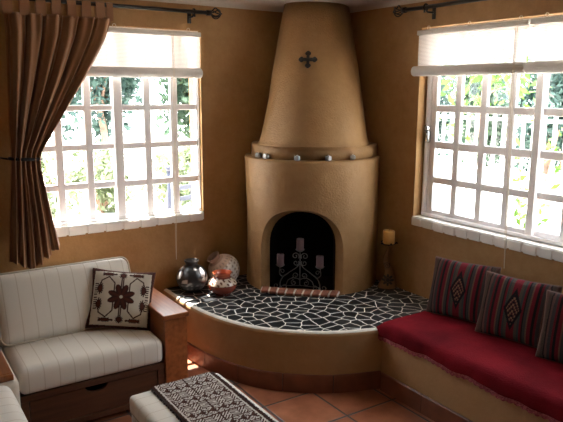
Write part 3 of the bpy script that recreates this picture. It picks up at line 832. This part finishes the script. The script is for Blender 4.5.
REDCLOTH = mat('red_cloth', (.125, .006, .010), .9, noise=.35, nscale=5, bump=.25, bscale=120, spec=.05, sheen=0)
co = thing('bench_cover', 'deep red cloth with crocheted edge spread over the bench under the window', 'bench cover', (2.8, 1.4, .385)); coi = Vector((2.8, 1.4, .385))
bm = bmesh.new(); NY = 120; rows = []; hem = []
for j in range(NY+1):
    t = j/NY; y = 2.715 - t*3.0
    e = max(0, 1-(2.715-y)/.07); dropz = -.040*e**2      # rounds down at the hearth end
    wv = .004*math.sin(y*17)+.003*math.sin(y*41+1)
    bot = .347 + .007*math.sin(y*6.3) + .004*math.sin(y*23)
    if e > 0: bot = min(bot, .372-.02*(1-e))
    prof = [(3.132, .433+dropz), (3.05, .437+dropz), (2.9, .438+dropz), (2.75, .438+dropz), (2.62, .437+dropz), (2.55, .434+dropz), (2.51, .427+dropz*.9), (2.488, .414+dropz*.6), (2.474+wv*.5, .396+dropz*.4), (2.468+wv, .372), (2.466+wv*1.6, bot)]
    pts = smooth_path([(x, y + (.012*math.sin(x*14) if j == 0 else 0), z + .0025*math.sin(x*11+y*7)) for x, z in prof], 3)
    rows.append([bm.verts.new(p) for p in pts]); hem.append(pts[-1])
for A, B in zip(rows, rows[1:]):
    for i in range(len(A)-1): bm.faces.new([A[i], A[i+1], B[i+1], B[i]])
# closed underside so that the padded cover has its own thickness
under = []
for j in range(NY+1):
    y = 2.713 - j/NY*2.998
    lo = .3862 if y > 2.66 else .3852
    under.append([bm.verts.new(p) for p in ((rows[j][-1].co.x+.006, y, rows[j][-1].co.z+.001), (2.4795, y, .372), (2.4795 if y < 2.66 else 2.50, y, lo), (2.9, y, lo), (3.132, y, lo))])
for A, B in zip(under, under[1:]):
    for i in range(4): bm.faces.new([A[i], B[i], B[i+1], A[i+1]])
for A, B, C_, D in zip(rows, rows[1:], under, under[1:]):
    bm.faces.new([A[-1], C_[0], D[0], B[-1]]); bm.faces.new([A[0], B[0], D[-1], C_[-1]])
bm.faces.new(rows[0] + under[0]); bm.faces.new(rows[-1][::-1] + under[-1][::-1])
for v in bm.verts: v.co -= coi
link('cloth', bm, REDCLOTH, co, smooth=True)
bm = bmesh.new(); top = []; lo_ = []
for j in range(0, 4*NY+1):
    jj = j/4; a = int(min(NY-1, jj)); f_ = jj-a; p = hem[a].lerp(hem[a+1], f_)
    sc = abs(math.sin(j*.55))
    top.append((bm.verts.new(p + Vector((-.001, 0, .002)) - coi), bm.verts.new(p + Vector((.004, 0, .002)) - coi)))
    lo_.append((bm.verts.new(p + Vector((-.002, 0, -.014-.009*sc)) - coi), bm.verts.new(p + Vector((.003, 0, -.014-.009*sc)) - coi)))
for A, B, C_, D in zip(top, top[1:], lo_, lo_[1:]):
    bm.faces.new([A[0], B[0], D[0], C_[0]]); bm.faces.new([A[1], C_[1], D[1], B[1]]); bm.faces.new([C_[0], D[0], D[1], C_[1]]); bm.faces.new([A[0], A[1], B[1], B[0]])
tr_ = link('crochet_trim', bm, REDTRIM, co); tr_['label'] = 'dark red crocheted scalloped edge'

# ------------------------------------------------------------------ pillows
def pillow_bm(w, h, t, n=90, pinch=.05, m=None):
    """pillow standing in the XZ plane, front towards -Y, base at z 0"""
    m = m or n; bm = bmesh.new(); S = {}
    for side in (-1, 1):
        for i in range(n+1):
            for j in range(m+1):
                u, v = -1+2*i/n, -1+2*j/m
                edge = i in (0, n) or j in (0, m)
                if side == 1 and edge: S[(1, i, j)] = S[(-1, i, j)]; continue
                px = u*(1 - pinch*(1-abs(v)**2)*abs(u)**3); pz = v*(1 - pinch*(1-abs(u)**2)*abs(v)**3)
                th = ((1-u*u)*(1-v*v))**.42
                y = side*t/2*th + side*.0015
                y += side*.003*math.sin(u*6+v*3)*th
                S[(side, i, j)] = bm.verts.new((px*w/2, 0 if edge else y, (pz+1)*h/2))
        for i in range(n):
            for j in range(m):
                q = [S[(side, i, j)], S[(side, i+1, j)], S[(side, i+1, j+1)], S[(side, i, j+1)]]
                bm.faces.new(q)
    return bm
STRIPES = [(.020, .012, .012), (.20, .012, .022), (.055, .06, .055), (.30, .17, .10), (.13, .010, .018), (.022, .014, .02), (.16, .085, .065), (.22, .015, .025), (.05, .045, .04), (.24, .14, .09), (.17, .012, .02), (.03, .02, .02)]
def striped_pillow(label, y, x, yaw, roll, lean, seed, w=.43, h=.355):
    root = thing('striped_cushion', label, 'cushion', (x, y, .4395), group='striped cushions on the bench')
    root.rotation_mode = 'XYZ'
    # faces -Y locally; turn to face the room (-X), lean back
    M = Matrix.Rotation(yaw, 4, 'Z') @ Matrix.Rotation(-lean, 4, 'X') @ Matrix.Rotation(roll, 4, 'Y')
    root.rotation_euler = M.to_euler()
    b = pillow_bm(w, h, .12, 110); o = link('cover', b, STRIPEMAT, root, smooth=True)
    rnd = random.Random(seed); bands = []; xx = -w/2
    seq = [(.115, .055, .045), (.085, .045, .035), (.06, .04, .03), (.02, .014, .014), (.10, .05, .04), (.04, .036, .034), (.105, .012, .016), (.016, .012, .012), (.12, .012, .018), (.125, .07, .047), (.04, .044, .04), (.016, .012, .012), (.12, .011, .017), (.036, .046, .043), (.065, .055, .042)]
    full = seq + [(.13, .012, .018)] + seq[::-1]; wd = [rnd.choice((.6, 1, 1.3)) for _ in seq]; ww = wd + [3.2] + wd[::-1]; tot = sum(ww) 
    for c_, q in zip(full, ww): xx += q/tot*w; bands.append((xx, c_))
    def fn(c):
        dx, dz = c.x, c.z-h*.50
        q = abs(dx)/.048 + abs(dz)/.105
        if c.y < 0 and q < 1.12:
            if q > .80: return (.012, .010, .012)
            k = (int((dz+.09)/.012) + int(abs(dx)/.007)) % 3
            return ((.19, .10, .06), (.012, .010, .012), (.05, .015, .018))[k]
        for e, c_ in bands:
            if dx <= e: return c_
        return bands[-1][1]
    paint(o, fn)
    b = bmesh.new()   # woven corner tufts / seam cord
    pts = []
    for s in range(4):
        for i in range(24):
            tt = -1+2*i/24
            u, v = ((tt, -1), (1, tt), (-tt, 1), (-1, -tt))[s]
            pts.append((u*(1-.05*(1-v*v)*abs(u)**3)*w/2, 0, (v*(1-.05*(1-u*u)*abs(v)**3)+1)*h/2))
    tube(b, pts, .0038, 6, closed=True); sc_ = link('seam_cord', b, SEAM, root, smooth=True); sc_['label'] = 'pale seam cord along the edge'
    return root
STRIPEMAT = painted('striped_weave', .95, spec=.1, bump=.5, bscale=260)
SEAM = mat('seam_cord', (.16, .10, .08), .95)
striped_pillow('striped woven cushion nearest the fireplace on the red bench', 2.44, 2.885, -PI/2+.22, -.03, .30, 3)
striped_pillow('striped woven cushion between the other two on the red bench', 2.045, 2.87, -PI/2+.20, -.01, .30, 3)
striped_pillow('striped woven cushion cut off by the right edge of the photo', 1.64, 2.86, -PI/2+.20, -.03, .30, 3)

# ------------------------------------------------------------------ sofa
so = thing('sofa', 'wooden sofa with cream striped cushions, drawer and broad arm under the left window', 'sofa', (.9, 3.6, 0)); soi = Vector((.9, 3.6, 0))
def fins(bm_, name, m, sm=False, par=None, off=None):
    for v in bm_.verts: v.co -= (off or soi)
    return link(name, bm_, m, par or so, smooth=sm)
bm = bmesh.new()
bbox(bm, .517, 1.299, 3.195, 3.225, .226, .260, .003)      # top rail
bbox(bm, .517, 1.299, 3.195, 3.225, .030, .062, .003)      # bottom rail
bbox(bm, .517, .556, 3.195, 3.225, .062, .226, .003); bbox(bm, 1.256, 1.299, 3.195, 3.225, .062, .226, .003)
bbox(bm, .517, 1.299, 3.226, 4.05, .225, .255, .003); bbox(bm, .517, .545, 3.226, 4.05, .0, .224, .003)
bbox(bm, .517, 1.299, 4.02, 4.05, .0, .224, .003); bbox(bm, .517, 1.299, 3.985, 4.02, .256, .60, .006)
fins(bm, 'frame', DARKWOOD)
bm = bmesh.new()
# drawer front with a scooped hand hole at its top edge
DX0, DX1, DZ0, DZ1 = .560, 1.252, .066, .222; cxn = .906; rn = .062
prof = [(DX0, DZ0), (DX1, DZ0), (DX1, DZ1)] + [(cxn + rn*math.cos(a*PI/14), DZ1 - .036*math.sin(a*PI/14)) for a in range(15)] + [(DX0, DZ1)]
A = [bm.verts.new((x, 3.2, z)) for x, z in prof]; B = [bm.verts.new((x, 3.222, z)) for x, z in prof]
bm.faces.new(A); bm.faces.new(B[::-1])
for i in range(len(A)): bm.faces.new([A[i], B[i], B[(i+1) % len(A)], A[(i+1) % len(A)]])
dr = fins(bm, 'drawer', DARKWOOD)
bm = bmesh.new(); box(bm, DX0+.02, DX1-.02, 3.2225, 3.9, .07, .085); box(bm, DX0+.02, DX0+.035, 3.2225, 3.9, .085, .2); box(bm, DX1-.035, DX1-.02, 3.2225, 3.9, .085, .2)
link_o = fins(bm, 'drawer_box', SOOT_BLACK, par=dr, off=soi)  # drawer inside coloured near-black
bm = bmesh.new(); bbox(bm, 1.302, 1.440, 3.185, 4.055, .0, .520, .004); fins(bm, 'arm_panel', WOOD)
bm = bmesh.new(); bbox(bm, 1.290, 1.446, 3.165, 4.06, .5205, .549, .005, 3); fins(bm, 'arm_top', WOOD)
bm = cushion_bm(.775, .80, .140, .032, .016, .010, (40, 30, 10)); o = link('seat_cushion', bm, CREAM_X, so, smooth=True, loc=Vector((.907, 3.588, .2605))-soi)
bm = cushion_bm(.775, .395, .155, .040, .028, .012, (40, 30, 10), .012)
o = link('back_cushion', bm, CREAM_X, so, smooth=True); o.location = Vector((.885, 3.745, .540))-soi + Vector((0, .0, .0)); 
o.rotation_euler = (math.radians(66), 0, 0)
# centre the local box vertically: shift so that it leans on the back board
pp = bmesh.new(); W_, D_ = .775, .395; ptsA = []
for z in (.150, .012):
    pts = []
    for (sx, sy) in ((-1, -1), (1, -1), (1, 1), (-1, 1)):
        for a in range(6):
            ang = {(-1, -1): PI, (1, -1): 1.5*PI, (1, 1): 0, (-1, 1): .5*PI}[(sx, sy)] + a/5*PI/2
            pts.append((sx*(W_/2-.045) + .047*math.cos(ang), sy*(D_/2-.045) + .047*math.sin(ang), z))
    tube(pp, pts, .0055, 6, closed=True)
pq = link('piping', pp, PIPE, o, smooth=True)

# throw pillow with the brown embroidered flower
tp = thing('throw_pillow', 'square cream throw pillow embroidered with a brown flower leaning in the sofa corner', 'pillow', (1.115, 3.44, .4185))
tp.rotation_euler = (Matrix.Rotation(math.radians(-20), 4, 'Z') @ Matrix.Rotation(math.radians(-27), 4, 'X') @ Matrix.Rotation(math.radians(8), 4, 'Y')).to_euler()
PW, PH = .365, .35
bm = pillow_bm(PW, PH, .13, 150, .07); o = link('cover', bm, painted('embroidered_linen', .95, spec=.1, bump=.4, bscale=350), tp, smooth=True)
def seg_d(p, a, b):
    ax, ay = a; bx, by = b; px, py = p; dx, dy = bx-ax, by-ay; t = max(0, min(1, ((px-ax)*dx+(py-ay)*dy)/(dx*dx+dy*dy))); return math.hypot(px-ax-t*dx, py-ay-t*dy)
def flower(c):
    u, v = c.x/(PW/2), (c.z/(PH/2)-1)
    cream = (.56, .50, .41); br = (.055, .022, .018); red = (.085, .026, .018)
    if c.y > 0: return (.50, .44, .35)
    if max(abs(u), abs(v)) > .90:
        return br if (int((u+v)*26) % 3) else red
    v -= .04
    a = math.atan2(v, u); r = math.hypot(u, v)
    # eight pointed petals in a cross
    for k in range(4):
        for s in (-1, 1):
            th = k*PI/2 + s*.37; d = abs((a-th+PI) % (2*PI)-PI)
            q = r*math.cos(d); w_ = r*math.sin(d)
            if d < 1 and .05 < q < .44 and w_ < .09*math.sin(PI*(q-.03)/.45)+.012: return red if w_ < .04 else br
    U, V = abs(u), abs(v)
    stems = [((.02, .15), (.02, .62)), ((.24, .20), (.24, .46)), ((.24, .46), (.44, .68)), ((.44, .68), (.66, .54)), ((.66, .54), (.68, .40))]
    for p, q in stems:
        if seg_d((U, V), p, q) < .020: return br
    # buds and leaves
    for bx, by, rx, ry in ((.0, .74, .10, .09), (.68, .26, .075, .15), (.46, .77, .20, .055)):
        e = ((U-bx)/rx)**2 + ((V-by)/ry)**2
        if e < 1: return red if e < .5 else br
        if e < 1.9 and int(math.atan2(V-by, U-bx)*5) % 2: return br
    if U > .52 and .02 < V < .45 and abs(U-.80) < .05 and int(V*28) % 2: return br
    return cream
paint(o, flower)
bm = bmesh.new(); pts = []
for s in range(4):
    for i in range(24):
        tt = -1+2*i/24; u, v = ((tt, -1), (1, tt), (-tt, 1), (-1, -tt))[s]
        pts.append((u*(1-.07*(1-v*v)*abs(u)**3)*PW/2, 0, (v*(1-.07*(1-u*u)*abs(v)**3)+1)*PH/2))
tube(bm, pts, .006, 6, closed=True); sc_ = link('braid_edge', bm, mat('brown_braid', (.06, .024, .018), .95, nscale=120, col2=(.20, .07, .05)), tp, smooth=True); sc_['label'] = 'dark brown braided edge'

# corner module with tray, and the near seat on the left
cm_ = thing('upholstered_corner_seat', 'cream upholstered corner block left of the sofa holding a wooden tray', 'corner seat', (.1, 3.515, 0))
bm = cushion_bm(.80, .885, .372, .028, .0, .002, (24, 24, 12)); link('cushion_block', bm, CREAM, cm_, smooth=True, loc=(0, .0, .04))
bm = bmesh.new(); bbox(bm, -.37, .37, -.40, .40, .0, .0395, .004); link('plinth', bm, DARKWOOD, cm_)
tr = thing('wooden_tray', 'dark wooden tray with raised rim on the corner block at the left edge', 'tray', (.225, 3.296, .4135))
bm = bmesh.new(); box(bm, -.243, .243, -.20, .20, 0, .008); link('tray_base', bm, SOOT_BLACK, tr)  # tray floor coloured near-black
bm = bmesh.new(); bbox(bm, -.25, .25, -.215, -.19, 0, .03, .003); bbox(bm, -.25, .25, .19, .215, 0, .03, .003); bbox(bm, -.25, -.222, -.19, .19, 0.0, .03, .003); bbox(bm, .190, .25, -.19, .19, 0.0, .03, .003); link('rim', bm, WOOD, tr)

ns = thing('footstool_seat', 'large cream striped seat at the lower left corner in front of the wooden tray', 'seat', (.08, 2.60, 0))
bm = cushion_bm(.74, .90, .17, .045, .012, .008, (30, 36, 10)); link('seat_cushion', bm, CREAM_Y, ns, smooth=True, loc=(0, 0, .2605))
bm = bmesh.new(); bbox(bm, -.36, .36, -.44, .44, .03, .26, .006); link('wooden_base', bm, DARKWOOD, ns)
for sx in (-1, 1):
    for sy in (-1, 1):
        bm = bmesh.new(); bbox(bm, sx*.32-.025, sx*.32+.025, sy*.40-.025, sy*.40+.025, 0, .0298, .003); link('foot', bm, DARKWOOD, ns)

# ottoman with woven runner
ot = thing('ottoman', 'cream striped upholstered ottoman in the foreground under the brown runner', 'ottoman', (1.135, 2.255, 0))
bm = cushion_bm(.475, .83, .085, .022, .004, .003, (30, 44, 8)); link('top_pad', bm, CREAM_Y, ot, smooth=True, loc=(0, 0, .312))
bm = cushion_bm(.462, .815, .272, .012, .0, .001, (16, 24, 10)); link('upholstered_base', bm, CREAM_Y, ot, smooth=True, loc=(0, 0, .0395))
bm = cushion_bm(.466, .82, .010, .004, 0, 0, (6, 6, 2)); 
for v in bm.verts: pass
link('seam_band', bm, PIPE, ot, smooth=True, loc=(0, 0, .3065))
for sx in (-1, 1):
    for sy in (-1, 1):
        bm = bmesh.new(); bbox(bm, sx*.19-.022, sx*.19+.022, sy*.36-.022, sy*.36+.022, 0, .039, .003); link('foot', bm, DARKWOOD, ot)
ru = thing('table_runner', 'fringed brown and cream woven runner laid along the ottoman', 'runner', (1.17, 2.265, .401)); 
RW, RL = .315, .79
bm = bmesh.new(); nx, ny = 130, 330; g = []
for j in range(ny+1):
    row = []
    for i in range(nx+1):
        x = -RW/2+RW*i/nx; y = -RL/2+RL*j/ny
        row.append(bm.verts.new((x, y, .0045+.0012*math.sin(x*30+y*13)+.0008*math.sin(y*50))))
    g.append(row)
for A, B in zip(g, g[1:]):
    for i in range(nx): bm.faces.new([A[i], A[i+1], B[i+1], B[i]])
o = link('woven_cloth', bm, painted('woven_wool', .95, spec=.1, bump=.7, bscale=260), ru)
o.modifiers.new('t', 'SOLIDIFY').thickness = .003
def weave(c):
    x, y = c.x, c.y+RL/2
    br = (.055, .020, .013); br2 = (.095, .040, .028); wh = (.62, .57, .52)
    ax = abs(x)
    if ax > RW/2-.012: return br
    if RW/2-.020 < ax < RW/2-.014: return wh
    # rows of stepped diamonds between bands of slanted hooked bars
    sgn = 1 if x > 0 else -1
    P = .135; yy = y % P; row = int(y/P)
    if yy < .006 or abs(yy-.062) < .003: return wh if (int(ax/.0065) % 4) else br
    if yy < .062:
        cxp = ((x + (.026 if row % 2 else 0)) % .052)-.026; cy = yy-.034
        d = int(abs(cxp)/.0065) + int(abs(cy)/.0065)
        if d == 4 or (d == 1 and cxp > 0): return wh
        if d > 4 and int((abs(cxp)+yy)/.006) % 2: return wh
        return br2 if d == 2 else br
    cell = int(ax/.039); xx = ax-cell*.039; cy = yy-.099
    st = (cy*.9 + sgn*xx*(1 if (cell+row) % 2 else -1)) % .0165
    if xx < .004: return br
    if abs(cy) > .028: return br2
    if st < .0075: return wh
    if abs(cy) < .004 and xx > .02: return wh
    return br if st < .013 else br2
paint(o, weave)
rnd = random.Random(2)
for sx in (-1, 1):
    bm = bmesh.new(); y = -RL/2+.004
    while y < RL/2-.004:
        L_ = rnd.uniform(.012, .018); dy = rnd.uniform(-.003, .003)
        x0 = sx*(RW/2-.002); zt = .0045
        tube(bm, [(x0, y, zt), (x0+sx*L_*.6, y+dy*.6, zt-.0005), (x0+sx*L_, y+dy, zt-.0015)], [.0026, .0024, .0014], 5)
        y += .0065
    link('fringe', bm, FRINGE, ru, smooth=True)

# ------------------------------------------------------------------ outside
bm = bmesh.new(); box(bm, -30, 45, -20, 45, -.35, -.15); structure('ground', bm, PAVE)
bm = bmesh.new(); box(bm, X0-.6, XW+.2, YW+TH, YW+TH+.16, 2.42, 2.52); structure('trim_4', bm, CEIL)

def leaf(bm, p, n, s, rnd):
    n = n.normalized(); a = n.orthogonal().normalized(); b_ = n.cross(a)
    th = rnd.uniform(0, 2*PI); u = a*math.cos(th)+b_*math.sin(th); w = n.cross(u)
    q = [p-u*s, p+w*s*.42-u*s*.1, p+u*s, p-w*s*.42-u*s*.1]
    bm.faces.new([bm.verts.new(x) for x in q])
def crown(bm, c, rad, n, s, rnd, clumps=34):
    cl = []
    for _ in range(clumps):
        v = Vector((rnd.gauss(0, 1), rnd.gauss(0, 1), rnd.gauss(0, 1))).normalized()*rnd.uniform(.35, .95)
        cl.append(Vector((c[0]+v.x*rad[0], c[1]+v.y*rad[1], c[2]+v.z*rad[2])))
    for _ in range(n):
        b0 = rnd.choice(cl); v = Vector([max(-1.6, min(1.6, rnd.gauss(0, 1))) for _q in range(3)])
        p = b0 + Vector((v.x*rad[0], v.y*rad[1], v.z*rad[2]))*.2
        if p.z < -.1: continue
        leaf(bm, p, Vector((rnd.gauss(0, 1), rnd.gauss(0, 1)-.4, rnd.gauss(0, 1)+.5)), s*rnd.uniform(.6, 1.25), rnd)
def tree(name, label, cat, loc, ch_, rad, n, s, m, seed, group=None, trunk_r=.10):
    rnd = random.Random(seed); root = thing(name, label, cat, loc, group=group)
    b = bmesh.new(); crown(b, (0, 0, ch_), rad, n, s, rnd); link('foliage', b, m, root)
    b = bmesh.new(); top = ch_
    tube(b, smooth_path([(0, 0, 0), (.06, .03, top*.35), (-.05, .05, top*.7), (.05, 0, top)], 4), [trunk_r]*4+[trunk_r*.8]*4+[trunk_r*.5]*4+[trunk_r*.3], 8)
    for k in range(4):
        a = k*1.7+seed; tube(b, [(0, .04, top*.6), (rad[0]*.4*math.cos(a), rad[1]*.4*math.sin(a), top*.9), (rad[0]*.7*math.cos(a), rad[1]*.7*math.sin(a), top*1.1)], [trunk_r*.4, trunk_r*.3, trunk_r*.12], 6)
    link('trunk', b, BARK, root, smooth=True); return root
G = -.15
TL = [((2.2, 13.5), 'dark bushy tree seen through the left window beside the curtain', 0), ((4.4, 14.0), 'dark bushy tree seen through the middle of the left window', 0), ((6.6, 13.6), 'green tree seen through the right side of the left window', 1), ((8.8, 14.3), 'tall tree far to the right outside the left window', 0)]
for i, ((x, y), lab, k) in enumerate(TL):
    tree('garden_tree', lab, 'tree', (x, y, G), 2.5, (1.1, .95, 2.1), 6500, .11, (LEAF_DARK, LEAF_MID)[k], 10+i, 'trees behind the left window')
SH = [((1.9, 9.6), 'pale sunlit shrub low outside the left window near the curtain'), ((3.05, 9.9), 'pale sunlit shrub left of the middle outside the left window'), ((4.15, 9.5), 'pale sunlit shrub right of the middle outside the left window'), ((5.4, 10.4), 'pale sunlit shrub behind the dark garden chair')]
for i, ((x, y), lab) in enumerate(SH):
    rnd = random.Random(40+i); root = thing('garden_shrub', lab, 'shrub', (x, y, G), group='shrubs outside the left window')
    b = bmesh.new(); crown(b, (0, 0, .62), (.6, .5, .62), 1300, .075, rnd, 16); link('foliage', b, LEAF_LIGHT, root)
    b = bmesh.new()
    for q in range(5):
        a = q*1.3; tube(b, [(0, 0, 0), (.2*math.cos(a), .15*math.sin(a), .4), (.45*math.cos(a), .3*math.sin(a), .9)], [.02, .015, .006], 6)
    link('stem', b, BARK, root)
# garden chair seen through the lowest right pane
DG = mat('dark_blue_iron', (.02, .022, .04), .5)
gc = thing('garden_chair', 'dark garden chair with knobbed back posts outside the left window', 'garden chair', (3.28, 7.0, G), (0, 0, .35))
bm = bmesh.new(); bbox(bm, -.22, .22, -.22, .22, .43, .47, .01); link('seat', bm, DG, gc)
bm = bmesh.new(); 
for z in (.58, .72, .84): bbox(bm, -.18, .18, .185, .205, z, z+.06, .006)
link('backrest', bm, DG, gc)
for sx in (-1, 1):
    bm = bmesh.new(); tube(bm, [(sx*.2, .2, 0), (sx*.2, .2, .45), (sx*.2, .195, .98)], .025, 8); q = bmesh.new(); bmesh.ops.create_uvsphere(q, u_segments=12, v_segments=8, radius=.04, matrix=Matrix.Translation((sx*.2, .195, 1.01))); merge(bm, q); link('leg', bm, DG, gc, smooth=True)
    bm = bmesh.new(); tube(bm, [(sx*.2, -.2, 0), (sx*.2, -.2, .43)], .022, 8); link('leg', bm, DG, gc, smooth=True)

# white railing fence outside the right window
fe = thing('white_railing_fence', 'white railing fence with upright bars outside the right window', 'fence', (11.0, 8.5, G))
bm = bmesh.new(); box(bm, -.06, .06, -6.5, 6.5, 0, .18); link('base_wall', bm, FENCEW, fe)
bm = bmesh.new()
for z in (.30, 1.36): box(bm, -.03, .03, -6.5, 6.5, z, z+.06)
link('rail', bm, FENCEW, fe)
bm = bmesh.new(); y = -6.45
proto_m = None
for k in range(56):
    o = bpy.data.objects.new('picket', proto_m) if proto_m else None
    if o is None:
        b = bmesh.new(); bbox(b, -.025, .025, -.03, .03, .18, 1.52, .008); o = link('picket', b, FENCEW, fe); proto_m = o.data
    else:
        COL.objects.link(o); o.parent = fe
    o.location = (.0, -6.4+k*.233, 0)
bm.free()
TR = [((12.8, 12.6), 'dark tree behind the white fence nearest the fireplace', 0), ((12.9, 10.6), 'green tree behind the white fence left of the slender trunk', 1), ((13.0, 8.7), 'dark tree behind the white fence right of the slender trunk', 0), ((12.9, 6.8), 'green tree behind the white fence at the right edge', 1), ((13.2, 4.9), 'leafy tree behind the white fence far right', 0)]
for i, ((x, y), lab, k) in enumerate(TR):
    tree('fence_tree', lab, 'tree', (x, y, G), 1.45, (.9, .85, 1.5), 6000, .09, (LEAF_DARK, LEAF_MID)[k], 70+i, 'trees behind the white fence', .08)
# slender tree close to the right window, with drooping leaves
rnd = random.Random(5)
vt = thing('slender_tree', 'slender tree with reddish trunk and drooping leaves just outside the right window', 'tree', (5.35, 4.62, G))
bm = bmesh.new(); tube(bm, smooth_path([(0, 0, 0), (.03, -.05, .6), (.02, -.14, 1.2), (.06, -.20, 1.9), (.05, -.18, 2.7)], 5), [.022]*10+[.017]*11, 8)
for a, z in ((.5, 2.0), (2.5, 2.2), (4.2, 2.4), (5.4, 1.9), (1.5, 2.5)):
    tube(bm, [(.05, -.2, z), (.05+.3*math.cos(a), -.2+.45*math.sin(a), z+.2), (.05+.5*math.cos(a), -.2+.8*math.sin(a), z)], [.010, .007, .003], 6)
RB = mat('reddish_bark', (.36, .20, .15), .9, noise=.2); link('trunk', bm, RB, vt, smooth=True)
bm = bmesh.new()
for _ in range(240):
    a = rnd.uniform(0, 2*PI); r = rnd.uniform(.05, 1.0)
    p = Vector((.05+.45*r*math.cos(a), -.25+.75*r*math.sin(a), 2.25 + rnd.gauss(0, .28) - .25*r))
    leaf(bm, p, Vector((rnd.gauss(0, 1)-.6, rnd.gauss(0, .7)-.3, rnd.gauss(0, .6))), rnd.uniform(.04, .085), rnd)
link('foliage', bm, LEAF_VINE, vt)
VP = [((4.55, 3.18), 'bright green leafy plant low in the middle outside the right window', .0), ((4.5, 2.68), 'bright green leafy plant beside the mullion outside the right window', .35), ((4.6, 2.15), 'bright green leafy plant at the right edge outside the right window', -.05)]
for i, ((x, y), lab, dz) in enumerate(VP):
    root = thing('leafy_plant', lab, 'plant', (x, y, G), group='leafy plants outside the right window')
    b = bmesh.new(); f = bmesh.new()
    for q in range(6):
        a = q*1.05+i; hgt = 1.05+dz+.12*q
        pts = smooth_path([(0, 0, 0), (.06*math.cos(a), .06*math.sin(a), hgt*.5), (.16*math.cos(a), .2*math.sin(a), hgt)], 5)
        tube(b, pts, .006, 5)
        for p in pts[4:]:
            for _ in range(2): leaf(f, p + Vector((rnd.uniform(-.06, .06), rnd.uniform(-.07, .07), rnd.uniform(-.06, .06))), Vector((rnd.gauss(0, .6)-1, rnd.gauss(0, .5)-.4, rnd.gauss(0, .6)+.3)), rnd.uniform(.035, .06), rnd)
    link('stem', b, BARK, root); link('foliage', f, LEAF_VINE, root)

# ------------------------------------------------------------------ light
w = bpy.data.worlds.new('sky'); scene.world = w; w.use_nodes = True
bg = w.node_tree.nodes['Background']; bg.inputs[0].default_value = (.84, .93, 1.0, 1); bg.inputs[1].default_value = 5.0
sd = bpy.data.lights.new('sun', 'SUN'); sd.energy = 22; sd.angle = .009; sd.color = (1, .97, .92)
so_ = bpy.data.objects.new('sun', sd); COL.objects.link(so_)
el = math.radians(69); az = math.radians(4)
dirn = Vector((-math.sin(az)*math.cos(el), -math.cos(az)*math.cos(el), -math.sin(el)))
so_.rotation_euler = dirn.to_track_quat('-Z', 'Y').to_euler(); so_.location = (2, 8, 8)
def portal(name, loc, direction, sx, sy):
    d = bpy.data.lights.new(name, 'AREA'); d.shape = 'RECTANGLE'; d.size = sx; d.size_y = sy; d.cycles.is_portal = True
    o = bpy.data.objects.new(name, d); COL.objects.link(o); o.location = loc; o.rotation_euler = Vector(direction).to_track_quat('-Z', 'Z').to_euler()
portal('window_portal', ((WL['x0']+WL['x1'])/2, YW+.19, (WL['z0']+WL['z1'])/2), (0, -1, 0), 1.25, 1.29)
portal('window_portal', (XW+.19, (WR['y0']+WR['y1'])/2, (WR['z0']+WR['z1'])/2), (-1, 0, 0), 1.70, 1.28)


# ------------------------------------------------------------------ camera
f_px, pitch, roll, yaw = 627.483, .189534, .0046717, .989501
fw = Vector((math.cos(pitch)*math.cos(yaw), math.cos(pitch)*math.sin(yaw), -math.sin(pitch)))
rt = Vector((math.sin(yaw), -math.cos(yaw), 0)); up = rt.cross(fw)
r2 = math.cos(roll)*rt + math.sin(roll)*up; u2 = -math.sin(roll)*rt + math.cos(roll)*up
cd = bpy.data.cameras.new('camera'); cam = bpy.data.objects.new('camera', cd); COL.objects.link(cam)
cd.sensor_fit = 'HORIZONTAL'; cd.sensor_width = 36; cd.lens = f_px/563*36; cd.clip_start = .02; cd.clip_end = 200
cam.matrix_world = Matrix(((r2.x, u2.x, -fw.x, 0), (r2.y, u2.y, -fw.y, 0), (r2.z, u2.z, -fw.z, 1.8), (0,0,0,1)))
scene.camera = cam

scene.view_settings.view_transform = 'Standard'; scene.view_settings.look = 'None'
scene.view_settings.gamma = 1; scene.view_settings.use_curve_mapping = False
scene.view_settings.exposure = 1.4
scene.cycles.use_denoising = True
scene.cycles.max_bounces = 10; scene.cycles.diffuse_bounces = 6; scene.cycles.transparent_max_bounces = 16
scene.cycles.sample_clamp_indirect = 8; scene.cycles.caustics_refractive = False; scene.cycles.caustics_reflective = False
